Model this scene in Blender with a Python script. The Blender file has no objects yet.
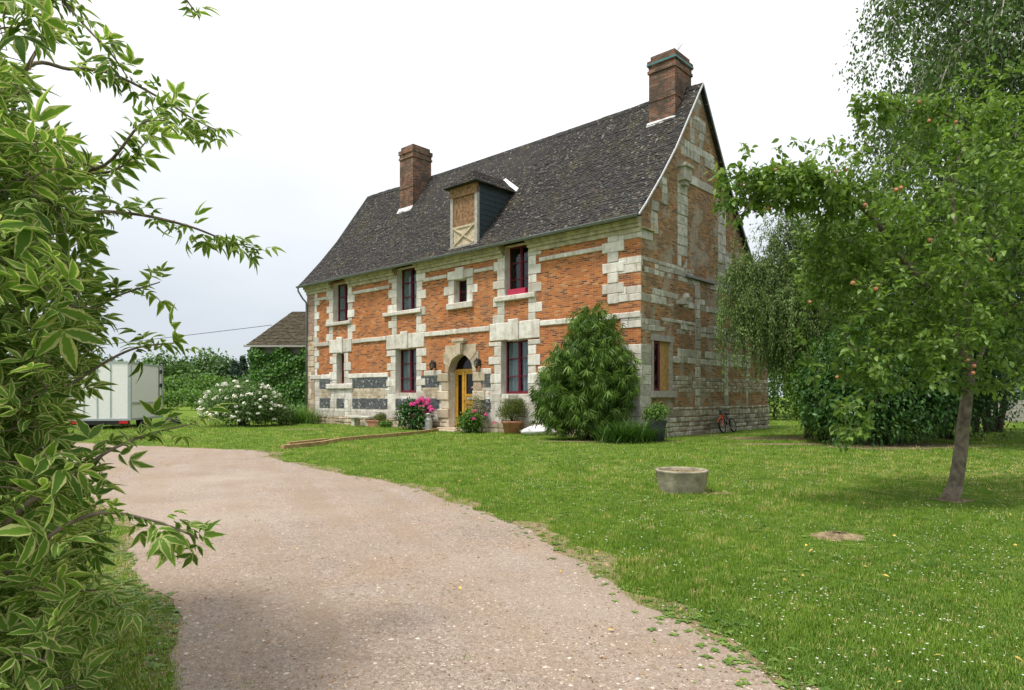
import bpy, math, random
import numpy as np
from mathutils import Vector, Matrix
random.seed(7); rng = np.random.default_rng(11)
scn = bpy.context.scene; COL = scn.collection
PI = math.pi
# ---------------------------------------------------------------- objects
def tag(o, label=None, cat=None, group=None, kind=None):
    if label: o['label'] = label
    if cat: o['category'] = cat
    if group: o['group'] = group
    if kind: o['kind'] = kind
    return o
def empty(name, loc=(0, 0, 0), rz=0.0, label=None, cat=None, group=None):
    o = bpy.data.objects.new(name, None); COL.objects.link(o)
    o.location = loc; o.rotation_euler = (0, 0, rz); o.empty_display_size = .2
    return tag(o, label, cat, group)
class MB:
    """collects polygons; build() links them as ONE mesh object"""
    def __init__(s): s.v = []; s.f = []; s.r = []; s.m = []
    def poly(s, pts, r=0.5, m=0):
        n = len(s.v); s.v += [tuple(p) for p in pts]; s.f.append(tuple(range(n, n + len(pts)))); s.r += [r] * len(pts); s.m.append(m)
    def add(s, vs, fs, r=0.5, m=0):
        n = len(s.v); s.v += [tuple(p) for p in vs]; s.r += [r] * len(vs)
        for f in fs: s.f.append(tuple(i + n for i in f)); s.m.append(m)
    def box(s, x0, x1, y0, y1, z0, z1, r=0.5, m=0):
        if x0 > x1: x0, x1 = x1, x0
        if y0 > y1: y0, y1 = y1, y0
        s.add([(x0,y0,z0),(x1,y0,z0),(x1,y1,z0),(x0,y1,z0),(x0,y0,z1),(x1,y0,z1),(x1,y1,z1),(x0,y1,z1)],
              [(3,2,1,0),(4,5,6,7),(0,1,5,4),(1,2,6,5),(2,3,7,6),(3,0,4,7)], r, m)
    def bar(s, a, b, w, h=None, up=(0,0,1), r=0.5, m=0):
        a = Vector(a); b = Vector(b); h = h or w; d = (b - a).normalized(); u = Vector(up)
        if abs(d.dot(u)) > .98: u = Vector((1, 0, 0))
        sd = d.cross(u).normalized() * w / 2; u = sd.cross(d).normalized() * h / 2
        vs = [p + q for p in (a, b) for q in (-sd - u, sd - u, sd + u, -sd + u)]
        s.add(vs, [(3,2,1,0),(4,5,6,7),(0,1,5,4),(1,2,6,5),(2,3,7,6),(3,0,4,7)], r, m)
    def tube(s, pts, rad, n=6, r=0.5, cap=True, m=0):
        P = [Vector(p) for p in pts]; R = rad if hasattr(rad, '__len__') else [rad] * len(P)
        base = len(s.v); ref = Vector((0.13, 0.21, 1)).normalized()
        for i, p in enumerate(P):
            d = (P[min(i+1, len(P)-1)] - P[max(i-1, 0)])
            d = d.normalized() if d.length > 1e-9 else Vector((0,0,1))
            a = d.cross(ref)
            if a.length < .05: a = d.cross(Vector((1, 0, 0)))
            a.normalize(); b = d.cross(a)
            for k in range(n):
                t = 2*PI*k/n; s.v.append(tuple(p + (a*math.cos(t) + b*math.sin(t)) * R[i])); s.r.append(r)
        for i in range(len(P)-1):
            for k in range(n):
                a0 = base+i*n+k; a1 = base+i*n+(k+1)%n
                s.f.append((a0, a0+n, a1+n, a1)); s.m.append(m)
        if cap:
            s.f.append(tuple(base+k for k in range(n))); s.m.append(m)
            s.f.append(tuple(base+(len(P)-1)*n+k for k in reversed(range(n)))); s.m.append(m)
    def lathe(s, prof, c=(0,0,0), n=32, r=0.5, m=0, wob=0.0):
        base = len(s.v); wb = [1 + random.uniform(-wob, wob) for _ in range(n)]
        for (rr, z) in prof:
            for k in range(n):
                t = 2*PI*k/n; s.v.append((c[0]+rr*wb[k]*math.cos(t), c[1]+rr*wb[k]*math.sin(t), c[2]+z)); s.r.append(r)
        for i in range(len(prof)-1):
            for k in range(n):
                a0 = base+i*n+k; a1 = base+i*n+(k+1)%n
                s.f.append((a0, a1, a1+n, a0+n)); s.m.append(m)
    def blk(s, F, u0, u1, v0, v1, w0, w1, ch=.012, jit=.004, r=None):
        """dressed stone with chamfered arris on wall frame F=(origin, right, out)"""
        O, Rt, Ou = F; r = random.random() if r is None else r
        j = lambda: random.uniform(-jit, jit)
        c = [(u0+j(),v0+j()),(u1+j(),v0+j()),(u1+j(),v1+j()),(u0+j(),v1+j())]
        cu = (u0+u1)/2; cv = (v0+v1)/2
        def P(u, v, w): return (O[0]+Rt[0]*u+Ou[0]*w, O[1]+Rt[1]*u+Ou[1]*w, O[2]+v)
        ch = min(ch, (u1-u0)*.3, (v1-v0)*.3)
        ins = [(u + (ch if u < cu else -ch), v + (ch if v < cv else -ch)) for u, v in c]
        w1j = w1 + random.uniform(-1, 1) * jit
        vs = [P(u, v, w0) for u, v in c] + [P(u, v, w1j - ch*.8) for u, v in c] + [P(u, v, w1j + j()*.5) for u, v in ins]
        fs = [(4,5,9,8),(5,6,10,9),(6,7,11,10),(7,4,8,11),(8,9,10,11),(0,1,5,4),(1,2,6,5),(2,3,7,6),(3,0,4,7)]
        s.add(vs, fs, r)
    def build(s, name, mats, parent=None, smooth=False):
        me = bpy.data.meshes.new(name); me.from_pydata(s.v, [], s.f)
        if not isinstance(mats, (list, tuple)): mats = [mats]
        for m_ in mats: me.materials.append(m_)
        a = me.attributes.new('rnd', 'FLOAT', 'POINT'); a.data.foreach_set('value', np.array(s.r, dtype=np.float32))
        if len(mats) > 1: me.polygons.foreach_set('material_index', s.m)
        if smooth: me.polygons.foreach_set('use_smooth', [True] * len(s.f))
        me.update()
        o = bpy.data.objects.new(name, me); COL.objects.link(o)
        if parent: o.parent = parent
        return o
def npmesh(name, V, F, mat, parent=None, rnd=None, luv=None, smooth=True):
    me = bpy.data.meshes.new(name); k = F.shape[1]
    me.vertices.add(len(V)); me.vertices.foreach_set('co', V.astype(np.float32).ravel())
    me.loops.add(F.size); me.loops.foreach_set('vertex_index', F.astype(np.int32).ravel())
    me.polygons.add(len(F)); me.polygons.foreach_set('loop_start', np.arange(0, F.size, k, dtype=np.int32))
    me.materials.append(mat)
    if smooth: me.polygons.foreach_set('use_smooth', np.ones(len(F), dtype=bool))
    if rnd is not None:
        a = me.attributes.new('rnd', 'FLOAT', 'POINT'); a.data.foreach_set('value', rnd.astype(np.float32))
    if luv is not None:
        a = me.attributes.new('luv', 'FLOAT_VECTOR', 'POINT'); a.data.foreach_set('vector', luv.astype(np.float32).ravel())
    me.update(calc_edges=True); me.validate()
    o = bpy.data.objects.new(name, me); COL.objects.link(o)
    if parent: o.parent = parent
    return o
def nrm(a): return a / np.maximum(np.linalg.norm(a, axis=-1, keepdims=True), 1e-9)
def frames(d, up):
    """columns x,y,z with y along d and z near up"""
    d = nrm(d); x = nrm(np.cross(d, up)); z = np.cross(x, d)
    return np.stack([x, d, z], axis=-1)
def scatter(name, T, pos, R, sc, mat, parent=None, rnd=None, smooth=True):
    tv, tf, tl = T; N = len(pos)
    if N == 0: pos = np.zeros((1,3)); R = np.eye(3)[None]; sc = np.ones(1)*.001; N = 1; rnd = None
    if rnd is None: rnd = rng.random(N)
    if np.ndim(sc) == 1: sc = sc[:, None]
    loc = tv[None] * (sc[:, None, :] if sc.shape[1] == 3 else sc[:, None, :1])
    V = np.einsum('nij,nvj->nvi', R, loc) + pos[:, None, :]
    F = (tf[None] + (np.arange(N) * len(tv))[:, None, None]).reshape(-1, tf.shape[1])
    return npmesh(name, V.reshape(-1, 3), F, mat, parent, np.repeat(rnd, len(tv)), np.tile(tl, (N, 1)), smooth)
# ---------------------------------------------------------------- leaf templates (x across, y along, z up)
def leaf_T(L=1., W=.4, n=4, fold=.25, curl=.25, p=.75, teeth=0.0):
    v = []; l = []; f = []
    for i in range(n+1):
        t = i / n; w = W/2 * math.sin(PI * min(max(t, .02), .985)**p)
        if teeth: w *= 1 + (teeth if i % 2 else -teeth)
        z = -curl * L * t*t
        for k, u in enumerate((-1, 0, 1)):
            v.append((u*w, L*t, z + abs(u)*w*fold)); l.append((u, t, 0))
    for i in range(n):
        for k in range(2): a = i*3+k; f.append((a, a+1, a+4, a+3))
    return np.array(v), np.array(f), np.array(l, dtype=float)
def join_T(parts):
    V = []; F = []; Lv = []; n = 0
    for (T, M, off, s, rr) in parts:
        V.append((T[0]*s) @ np.array(M).T + np.array(off)); F.append(T[1] + n); l = T[2].copy(); l[:, 2] = rr; Lv.append(l); n += len(T[0])
    return np.concatenate(V), np.concatenate(F), np.concatenate(Lv)
def rotm(z=0, x=0, y=0): return np.array(Matrix.Rotation(z, 3, 'Z') @ Matrix.Rotation(x, 3, 'X') @ Matrix.Rotation(y, 3, 'Y'))
def pinnate(k=2, lf=None):
    lf = lf or leaf_T(.62, .225, 6, .3, .3, .8, .06)
    P = [(lf, rotm(0, -.1), (0, .55, 0), 1.05, random.random())]
    for i in range(k):
        y = .2 + .33*i
        for sd in (-1, 1):
            P.append((lf, rotm(sd*(1.0+random.uniform(-.15,.15)), random.uniform(-.25,.1), random.uniform(-.3,.3)), (0, y + random.uniform(-.02,.02), -.02), .8 + .15*i, random.random()))
    return join_T(P)
# ---------------------------------------------------------------- node helpers
class NT:
    def __init__(s, name, rough=.8, spec=.3):
        s.mat = bpy.data.materials.new(name); s.mat.use_nodes = True; s.t = s.mat.node_tree; s.n = s.t.nodes; s.l = s.t.links
        s.b = s.n['Principled BSDF']; s.out = s.n['Material Output']; s.b.inputs['Roughness'].default_value = rough
        s.b.inputs['Specular IOR Level'].default_value = spec
    def node(s, ty, **kw):
        n = s.n.new(ty)
        for k, v in kw.items(): setattr(n, k, v)
        return n
    def put(s, sock, v):
        if v is None: return
        if hasattr(v, 'is_output'): s.l.new(v, sock)
        else:
            if isinstance(v, tuple) and len(v) == 3 and sock.type == 'RGBA': v = (*v, 1)
            sock.default_value = v
    def co(s, kind='Object'): return s.node('ShaderNodeTexCoord').outputs[kind]
    def attr(s, name, out='Fac'): n = s.node('ShaderNodeAttribute'); n.attribute_name = name; return n.outputs[out]
    def noise(s, sc=5., det=4., rough=.55, co=None, out='Fac', dist=0.):
        n = s.node('ShaderNodeTexNoise'); n.inputs['Scale'].default_value = sc; n.inputs['Detail'].default_value = det
        n.inputs['Roughness'].default_value = rough; n.inputs['Distortion'].default_value = dist
        s.l.new(co or s.co(), n.inputs['Vector']); return n.outputs[out]
    def vor(s, sc=5., co=None, out='Distance', feature='F1'):
        n = s.node('ShaderNodeTexVoronoi', feature=feature); n.inputs['Scale'].default_value = sc; s.l.new(co or s.co(), n.inputs['Vector']); return n.outputs[out]
    def ramp(s, fac, stops, interp='LINEAR'):
        n = s.node('ShaderNodeValToRGB'); cr = n.color_ramp; cr.interpolation = interp
        while len(cr.elements) < len(stops): cr.elements.new(.5)
        for e, (p, c) in zip(cr.elements, stops):
            e.position = p; e.color = (*c, 1) if isinstance(c, tuple) else (c, c, c, 1)
        s.put(n.inputs[0], fac); return n.outputs[0]
    def mix(s, a, b, fac, mode='MIX'):
        n = s.node('ShaderNodeMix', data_type='RGBA', blend_type=mode); s.put(n.inputs[0], fac); s.put(n.inputs[6], a); s.put(n.inputs[7], b); return n.outputs[2]
    def math(s, op, a, b=None, clamp=False):
        n = s.node('ShaderNodeMath', operation=op); n.use_clamp = clamp; s.put(n.inputs[0], a)
        if b is not None: s.put(n.inputs[1], b)
        return n.outputs[0]
    def bump(s, h, strength=.5, dist=.02, nrm=None):
        n = s.node('ShaderNodeBump'); n.inputs['Strength'].default_value = strength; n.inputs['Distance'].default_value = dist
        s.put(n.inputs['Height'], h)
        if nrm is not None: s.l.new(nrm, n.inputs['Normal'])
        s.l.new(n.outputs[0], s.b.inputs['Normal']); return n.outputs[0]
    def col(s, c): s.put(s.b.inputs['Base Color'], c); return s
    def xyz(s, x, y, z=0.):
        n = s.node('ShaderNodeCombineXYZ'); s.put(n.inputs[0], x); s.put(n.inputs[1], y); s.put(n.inputs[2], z); return n.outputs[0]
    def sep(s, v): n = s.node('ShaderNodeSeparateXYZ'); s.l.new(v, n.inputs[0]); return n.outputs
def plain(name, c, rough=.6, spec=.3, metal=0., var=.25, sc=8., bump=.0, bsc=60.):
    m = NT(name, rough, spec); m.b.inputs['Metallic'].default_value = metal
    n = m.noise(sc, 5); d = tuple(x*(1-var) for x in c); b = tuple(min(1, x*(1+var)) for x in c)
    m.col(m.ramp(n, [(.3, d), (.7, b)]))
    if bump: m.bump(m.noise(bsc, 4), bump, .01)
    return m.mat
def foliage(name, lo, hi, trans=.35, rough=.5, margin=None, tip=None, spec=.35):
    m = NT(name, rough, spec); r = m.attr('rnd'); n = m.noise(1.3, 3)
    f = m.math('ADD', m.math('MULTIPLY', r, .65), m.math('MULTIPLY', n, .5))
    mid = tuple((a+b)/2 for a, b in zip(lo, hi))
    c = m.ramp(f, [(.1, lo), (.55, mid), (.95, hi)])
    if tip: c = m.mix(c, tip, m.math('GREATER_THAN', r, .965))
    if margin:
        l = m.sep(m.attr('luv', 'Vector')); u = m.math('ABSOLUTE', l[0])
        nn = m.noise(26., 4, .7); th = m.math('SUBTRACT', 1.12, m.math('MULTIPLY', m.math('ADD', m.math('MULTIPLY', m.math('POWER', r, 2.), .5), m.math('MULTIPLY', m.math('SUBTRACT', nn, .25), 2.0)), .66))
        k = m.math('GREATER_THAN', u, th)
        c = m.mix(c, margin, m.math('MULTIPLY', k, .8))
    m.col(c)
    tr = m.node('ShaderNodeBsdfTranslucent'); m.l.new(m.mix(c, (.9, 1.0, .35), .5, 'MULTIPLY'), tr.inputs[0])
    # brighter transmitted light
    mx = m.node('ShaderNodeMixShader'); mx.inputs[0].default_value = trans
    m.l.new(m.b.outputs[0], mx.inputs[1]); m.l.new(tr.outputs[0], mx.inputs[2]); m.l.new(mx.outputs[0], m.out.inputs[0])
    return m.mat
def glass(name, tint=(.75,.8,.82), gloss=.25):
    m = NT(name); t = m.node('ShaderNodeBsdfTransparent'); t.inputs[0].default_value = (*tint, 1)
    g = m.node('ShaderNodeBsdfGlossy'); g.inputs['Roughness'].default_value = .03
    fr = m.node('ShaderNodeLayerWeight'); fr.inputs[0].default_value = .5
    mx = m.node('ShaderNodeMixShader'); m.l.new(m.math('ADD', m.math('MULTIPLY', m.math('POWER', fr.outputs['Facing'], 4.), .7), .03 + gloss*.05), mx.inputs[0])
    m.l.new(t.outputs[0], mx.inputs[1]); m.l.new(g.outputs[0], mx.inputs[2]); m.l.new(mx.outputs[0], m.out.inputs[0]); return m.mat
def brickmat(name, stops, mortar, dirt=None, dirt_amt=.4, bw=.22, rh=.061, mo=.011, pale=0.):
    m = NT(name, .9, .15); c = m.sep(m.co()); wob = m.noise(1.2, 2)
    v = m.xyz(m.math('ADD', c[0], c[1]), m.math('ADD', c[2], m.math('MULTIPLY', wob, .02)))
    b = m.node('ShaderNodeTexBrick'); b.offset = .5; m.l.new(v, b.inputs['Vector'])
    b.inputs['Color1'].default_value = (0,0,0,1); b.inputs['Color2'].default_value = (1,1,1,1); b.inputs['Mortar'].default_value = (.5,.5,.5,1)
    b.inputs['Scale'].default_value = 1; b.inputs['Mortar Size'].default_value = mo; b.inputs['Mortar Smooth'].default_value = .3
    b.inputs['Brick Width'].default_value = bw; b.inputs['Row Height'].default_value = rh
    bc = m.ramp(b.outputs['Color'], stops)
    bc = m.mix(bc, (.05,.03,.025), m.math('MULTIPLY', m.noise(55, 3), .25))
    big = m.noise(.55, 4)
    bc = m.mix(bc, m.mix(bc, (.62,.44,.30), .16), m.ramp(big, [(.5, 0.), (.72, 1.)]))
    mc = m.mix(mortar, tuple(x*.55 for x in mortar), m.noise(9, 4))
    c2 = m.mix(bc, mc, m.math('MULTIPLY', b.outputs['Fac'], .9))
    if dirt: c2 = m.mix(c2, dirt, m.math('MULTIPLY', m.ramp(m.noise(1.6, 7, .7), [(.42, 0.), (.6, 1.)]), dirt_amt))
    m.col(c2)
    if pale: c2 = m.mix(c2, m.mix((.30,.28,.22), (.62,.59,.52), m.noise(7, 5)), m.math('MULTIPLY', m.ramp(m.noise(.95, 8, .68, dist=.4), [(.52, 0.), (.575, 1.)]), pale))
    stk = m.noise(1., 6, .7, co=m.xyz(m.math('MULTIPLY', m.math('ADD', c[0], c[1]), 3.5), m.math('MULTIPLY', c[2], .5)))
    c2 = m.mix(c2, m.mix(c2, (.14,.10,.07), .5), m.ramp(stk, [(.5, 0.), (.7, .7)])); m.col(c2)
    h = m.math('SUBTRACT', m.math('MULTIPLY', m.noise(40, 3), .35), b.outputs['Fac'])
    m.bump(h, .8, .012); return m.mat
def stonemat(name, lo, mid, hi, stain, amt=.6, nsc=3.):
    m = NT(name, .9, .15); r = m.attr('rnd')
    c = m.ramp(r, [(0., lo), (.5, mid), (1., hi)])
    c = m.mix(c, m.mix(c, stain, .8), m.math('MULTIPLY', m.ramp(m.noise(nsc, 8, .72), [(.45, 0.), (.62, 1.)]), amt))
    cc = m.sep(m.co()); stk = m.noise(1., 5, .7, co=m.xyz(m.math('MULTIPLY', m.math('ADD', cc[0], cc[1]), 5.), m.math('MULTIPLY', cc[2], .45)))
    c = m.mix(c, m.mix(c, tuple(x*.6 for x in stain), .6), m.ramp(stk, [(.5, 0.), (.68, .75)]))
    c = m.mix(c, tuple(x*.35 for x in lo), m.ramp(m.noise(24, 5, .7), [(.6, 0.), (.72, .6)]))
    c = m.mix(c, hi, m.ramp(m.noise(13, 5, .7), [(.56, 0.), (.68, .5)]))
    m.col(c); m.bump(m.noise(30, 7, .7), .7, .015); return m.mat
M = {}
M['brick'] = brickmat('orange_brick', [(0., (.07,.035,.03)), (.12, (.20,.06,.03)), (.26, (.46,.125,.028)), (.65, (.58,.17,.034)), (.9, (.66,.24,.06)), (1., (.55,.33,.17))], (.58,.36,.21), (.22,.11,.07), .35)
M['brick_old'] = brickmat('weathered_gable_brick', [(0., (.08,.05,.035)), (.25, (.32,.14,.06)), (.6, (.56,.23,.07)), (.85, (.66,.33,.11)), (1., (.50,.37,.24))], (.46,.38,.27), (.22,.175,.11), .65, pale=.55)
M['brick_pink'] = brickmat('pink_rendered_brick', [(0., (.25,.14,.1)), (.5, (.42,.24,.18)), (1., (.5,.36,.29))], (.5,.42,.36), (.28,.2,.17), .5)
M['brick_chim'] = brickmat('chimney_brick', [(0., (.07,.04,.03)), (.3, (.19,.075,.045)), (.65, (.34,.12,.065)), (1., (.30,.21,.16))], (.28,.24,.2), (.07,.06,.05), .85)
M['stone'] = stonemat('pale_limestone', (.45,.43,.39), (.66,.635,.585), (.80,.785,.74), (.42,.345,.25), .7)
M['stone_warm'] = stonemat('ochre_limestone', (.36,.30,.22), (.52,.43,.32), (.66,.58,.45), (.33,.25,.17), .7)
M['stone_old'] = stonemat('lichened_limestone', (.40,.375,.32), (.60,.575,.51), (.76,.74,.67), (.24,.23,.175), .75, 5.)
M['rubble'] = stonemat('rubble_stone', (.27,.245,.19), (.48,.44,.36), (.68,.64,.54), (.15,.14,.11), .75, 6.)
def slatem():
    m = NT('dark_flint', .45, .5); v = m.vor(14, out='Color'); r = m.sep(v)[0]
    c = m.ramp(r, [(0., (.022,.026,.03)), (.6, (.06,.067,.073)), (.93, (.10,.108,.115)), (1., (.45,.45,.43))])
    c = m.mix(c, (.3,.3,.29), m.ramp(m.vor(14, feature='DISTANCE_TO_EDGE'), [(0., .5), (.07, 0.)]))
    m.col(c); m.bump(m.vor(14), .7, .02); return m.mat
M['flint'] = slatem()
def rooft():
    m = NT('mossy_roof_tiles', .9, .2); r = m.attr('rnd')
    c = m.ramp(r, [(0., (.026,.025,.026)), (.5, (.043,.042,.044)), (.85, (.070,.066,.063)), (1., (.12,.10,.08))])
    c = m.mix(c, (.10,.085,.04), m.math('MULTIPLY', m.ramp(m.noise(1.1, 8, .75), [(.5, 0.), (.66, 1.)]), .45))
    c = m.mix(c, (.03,.026,.024), m.math('MULTIPLY', m.ramp(m.noise(6, 5, .7), [(.45, 0.), (.6, 1.)]), .6))
    dens = m.noise(.45, 3)
    sp = m.math('MULTIPLY', m.ramp(m.noise(9.5, 3, .6), [(.60, 0.), (.64, 1.)]), m.ramp(dens, [(.3, .4), (.6, 1.)]))
    c = m.mix(c, (.12,.07,.035), m.math('MULTIPLY', m.ramp(m.noise(5.3, 4, .7), [(.57, 0.), (.64, 1.)]), .3))
    c = m.mix(c, m.ramp(m.noise(7, 2), [(.4, (.30,.27,.19)), (.6, (.50,.49,.45))]), m.math('MULTIPLY', sp, .55))
    m.col(c); m.bump(m.noise(35, 6, .7), .8, .02); return m.mat
M['tiles'] = rooft()
M['tiles_barn'] = plain('barn_tiles', (.085,.072,.05), .9, .1, var=.5, sc=5, bump=.6, bsc=20)
M['maroon'] = plain('maroon_paint', (.13,.010,.022), .5, .3, var=.35, sc=20)
M['red_box'] = plain('red_plastic', (.42,.02,.06), .4, .4, var=.1)
M['ochre'] = plain('ochre_varnished_wood', (.50,.27,.035), .4, .4, var=.2, sc=12)
M['tan_board'] = plain('tan_board', (.42,.255,.09), .6, .3, var=.3, sc=9)
M['lead'] = plain('lead_grey_metal', (.17,.19,.19), .5, .5, .3, var=.2)
M['zinc_light'] = plain('bright_flashing', (.62,.62,.62), .4, .5, .2, var=.1)
M['teal'] = plain('teal_strap', (.05,.2,.22), .5, .4, var=.2)
M['curtain'] = plain('grey_curtain', (.5,.55,.55), .9, .1, var=.15)
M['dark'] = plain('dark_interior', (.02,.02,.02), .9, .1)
M['darkmetal'] = plain('black_iron', (.025,.025,.03), .5, .4, .5)
M['glass'] = glass('window_glass')
M['glass_dark'] = glass('dark_glass', (.25,.28,.3), .4)
M['wood_old'] = plain('weathered_brown_boards', (.25,.145,.08), .8, .2, var=.5, sc=9, bump=.5)
M['wood_pale'] = plain('pale_weathered_boards', (.50,.42,.30), .8, .2, var=.3, sc=9, bump=.5)
M['wood_grey'] = plain('grey_weathered_wood', (.38,.36,.33), .85, .2, var=.25, sc=9, bump=.5)
M['wood_log'] = plain('sawn_timber_edging', (.34,.23,.11), .85, .2, var=.4, sc=9, bump=.5)
M['cornice'] = plain('greenish_stone_cornice', (.42,.38,.27), .9, .15, var=.35, sc=5, bump=.6, bsc=25)
M['slate_cheek'] = plain('blue_slate_cladding', (.035,.05,.06), .5, .4, var=.35, sc=14, bump=.3)
M['terracotta'] = plain('terracotta', (.42,.20,.13), .85, .2, var=.2, bump=.2)
M['white'] = plain('white_panel_paint', (.80,.80,.80), .35, .4, var=.04)
M['white_cloth'] = plain('white_plastic_sack', (.75,.75,.77), .5, .4, var=.08)
M['grey_paint'] = plain('grey_painted_metal', (.36,.40,.41), .5, .4, var=.1)
M['rubber'] = plain('black_rubber', (.018,.018,.02), .7, .3)
M['orange'] = plain('orange_paint', (.75,.10,.02), .35, .5, var=.05)
M['redlamp'] = plain('red_lens', (.5,.01,.01), .3, .5, var=.05)
M['tarp'] = plain('navy_tarpaulin', (.010,.013,.03), .6, .3)
M['steel'] = plain('dull_steel', (.42,.42,.41), .5, .5, .5, var=.2)
M['darkpot'] = plain('dark_grey_barrel', (.055,.06,.065), .75, .3, var=.4, sc=14)
M['concrete'] = plain('mossy_concrete', (.30,.27,.20), .9, .15, var=.4, sc=7, bump=.8, bsc=40)
M['soil'] = plain('dry_soil', (.22,.17,.10), .95, .1, var=.5, sc=14, bump=.9, bsc=50)
M['bark'] = plain('grey_bark', (.17,.14,.105), .9, .15, var=.45, sc=14, bump=1., bsc=45)
M['bark_dark'] = plain('dark_bark', (.07,.055,.04), .9, .15, var=.4, sc=14, bump=1., bsc=45)
M['bark_birch'] = plain('birch_bark', (.35,.32,.28), .8, .15, var=.5, sc=10)
M['apple'] = plain('pink_apple_skin', (.36,.15,.08), .5, .3, var=.5, sc=14)
M['pink'] = plain('pink_petals', (.75,.07,.30), .6, .2, var=.3, sc=30)
M['palepink'] = plain('faded_pink_petals', (.66,.33,.25), .7, .2, var=.3, sc=30)
M['whitepetal'] = plain('white_petals', (.82,.80,.70), .7, .2, var=.1, sc=30)
M['yellowleaf'] = plain('fallen_yellow_leaf', (.55,.38,.10), .7, .2, var=.4, sc=30)
# ================================================================ HOUSE (local frame: -x runs left along the front, +y runs back along the gable)
ANG = math.atan2(-.674, .738); CORNER = (3.85, 19.87, 0)
LEN = 18.8; DEP = 9.74
house = empty('brick_manor_house', CORNER, ANG, 'two-storey orange brick and pale stone manor house with steep mossy roof', 'house')
def w2h(x, y):
    dx = x - CORNER[0]; dy = y - CORNER[1]; c = math.cos(-ANG); s_ = math.sin(-ANG); return dx*c - dy*s_, dx*s_ + dy*c
def h2w(x, y, z=0): c = math.cos(ANG); s_ = math.sin(ANG); return (CORNER[0] + x*c - y*s_, CORNER[1] + x*s_ + y*c, z)
def wall_grid(mb, F, u0, u1, v0, v1, ops, depth=.36, m=0):
    us = sorted({u0, u1, *[o[0] for o in ops], *[o[1] for o in ops]}); vs = sorted({v0, v1, *[o[2] for o in ops], *[o[3] for o in ops]})
    O, R, W = F
    P = lambda u, v, w=0.: (O[0]+R[0]*u+W[0]*w, O[1]+R[1]*u+W[1]*w, O[2]+v)
    for a, b in zip(us, us[1:]):
        for c, d in zip(vs, vs[1:]):
            if any(o[0] <= a+1e-6 and b <= o[1]+1e-6 and o[2] <= c+1e-6 and d <= o[3]+1e-6 for o in ops): continue
            mb.poly([P(a,c), P(b,c), P(b,d), P(a,d)], m=m)
    for (a, b, c, d) in ops:
        D = -depth
        for q in ([P(a,c),P(a,d),P(a,d,D),P(a,c,D)], [P(b,d),P(b,c),P(b,c,D),P(b,d,D)], [P(a,d),P(b,d),P(b,d,D),P(a,d,D)], [P(b,c),P(a,c),P(a,c,D),P(b,c,D)]):
            mb.poly(q, m=1)
FF = ((0, 0, 0), (1, 0, 0), (0, -1, 0))          # front wall frame
GF = ((0, 0, 0), (0, 1, 0), (1, 0, 0))           # right gable frame
# openings (x0, x1, z0, z1) on the front, x = -t
OP = dict(U1=(-16.5, -15.3, 4.72, 6.5), U2=(-11.72, -10.44, 4.83, 6.6), U3=(-8.2, -7.5, 4.84, 5.73), U4=(-5.56, -4.45, 4.85, 6.6),
          G1=(-16.2, -15.6, 1.87, 3.3), G2=(-11.8, -10.45, 1.44, 3.24), G3=(-5.73, -4.46, 1.38, 3.26), D=(-8.48, -7.14, .10, 2.87))
fw = MB(); wall_grid(fw, FF, -LEN, 0, 0, 6.62, list(OP.values())); fw.build('front_wall', [M['brick'], M['stone']], house)
def zroof(s):
    pr = [(-.35, 6.62), (0, 6.98), (.9, 8.0), (1.83, 9.15), (3.72, 11.87), (5.61, 9.15), (7.44, 6.98), (9.0, 5.2), (10.1, 4.15)]
    for (a, za), (b, zb) in zip(pr, pr[1:]):
        if a <= s <= b: return za + (zb-za)*(s-a)/(b-a)
    return 0
ss = [0, .9, 1.83, 3.72, 5.61, 7.44, 9.0, DEP]
GW = (.62, 1.88, 1.36, 3.14)
gw = MB()
cols = sorted(set(ss + [GW[0], GW[1]]))
for a, b in zip(cols, cols[1:]):
    za, zb = zroof(a) - .1, zroof(b) - .1
    if a >= GW[0]-1e-6 and b <= GW[1]+1e-6:
        gw.poly([(0,a,0),(0,b,0),(0,b,GW[2]),(0,a,GW[2])]); gw.poly([(0,a,GW[3]),(0,b,GW[3]),(0,b,zb),(0,a,za)])
    else: gw.poly([(0,a,0),(0,b,0),(0,b,zb),(0,a,za)])
a, b, c, d = GW; D = -.36
for q in ([(0,a,c),(0,a,d),(D,a,d),(D,a,c)], [(0,b,d),(0,b,c),(D,b,c),(D,b,d)], [(0,a,d),(0,b,d),(D,b,d),(D,a,d)], [(0,b,c),(0,a,c),(D,a,c),(D,b,c)]): gw.poly(q, m=1)
gw.build('right_gable_wall', [M['brick_old'], M['stone_old']], house)
lg = MB()
for a, b in zip(ss, ss[1:]): lg.poly([(-LEN,b,0),(-LEN,a,0),(-LEN,a,zroof(a)-.1),(-LEN,b,zroof(b)-.1)])
lg.build('left_gable_wall', M['brick_pink'], house)
bw_ = MB(); bw_.poly([(0,DEP,0),(-LEN,DEP,0),(-LEN,DEP,zroof(DEP)-.1),(0,DEP,zroof(DEP)-.1)]); bw_.build('rear_wall', M['brick_old'], house)
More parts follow.
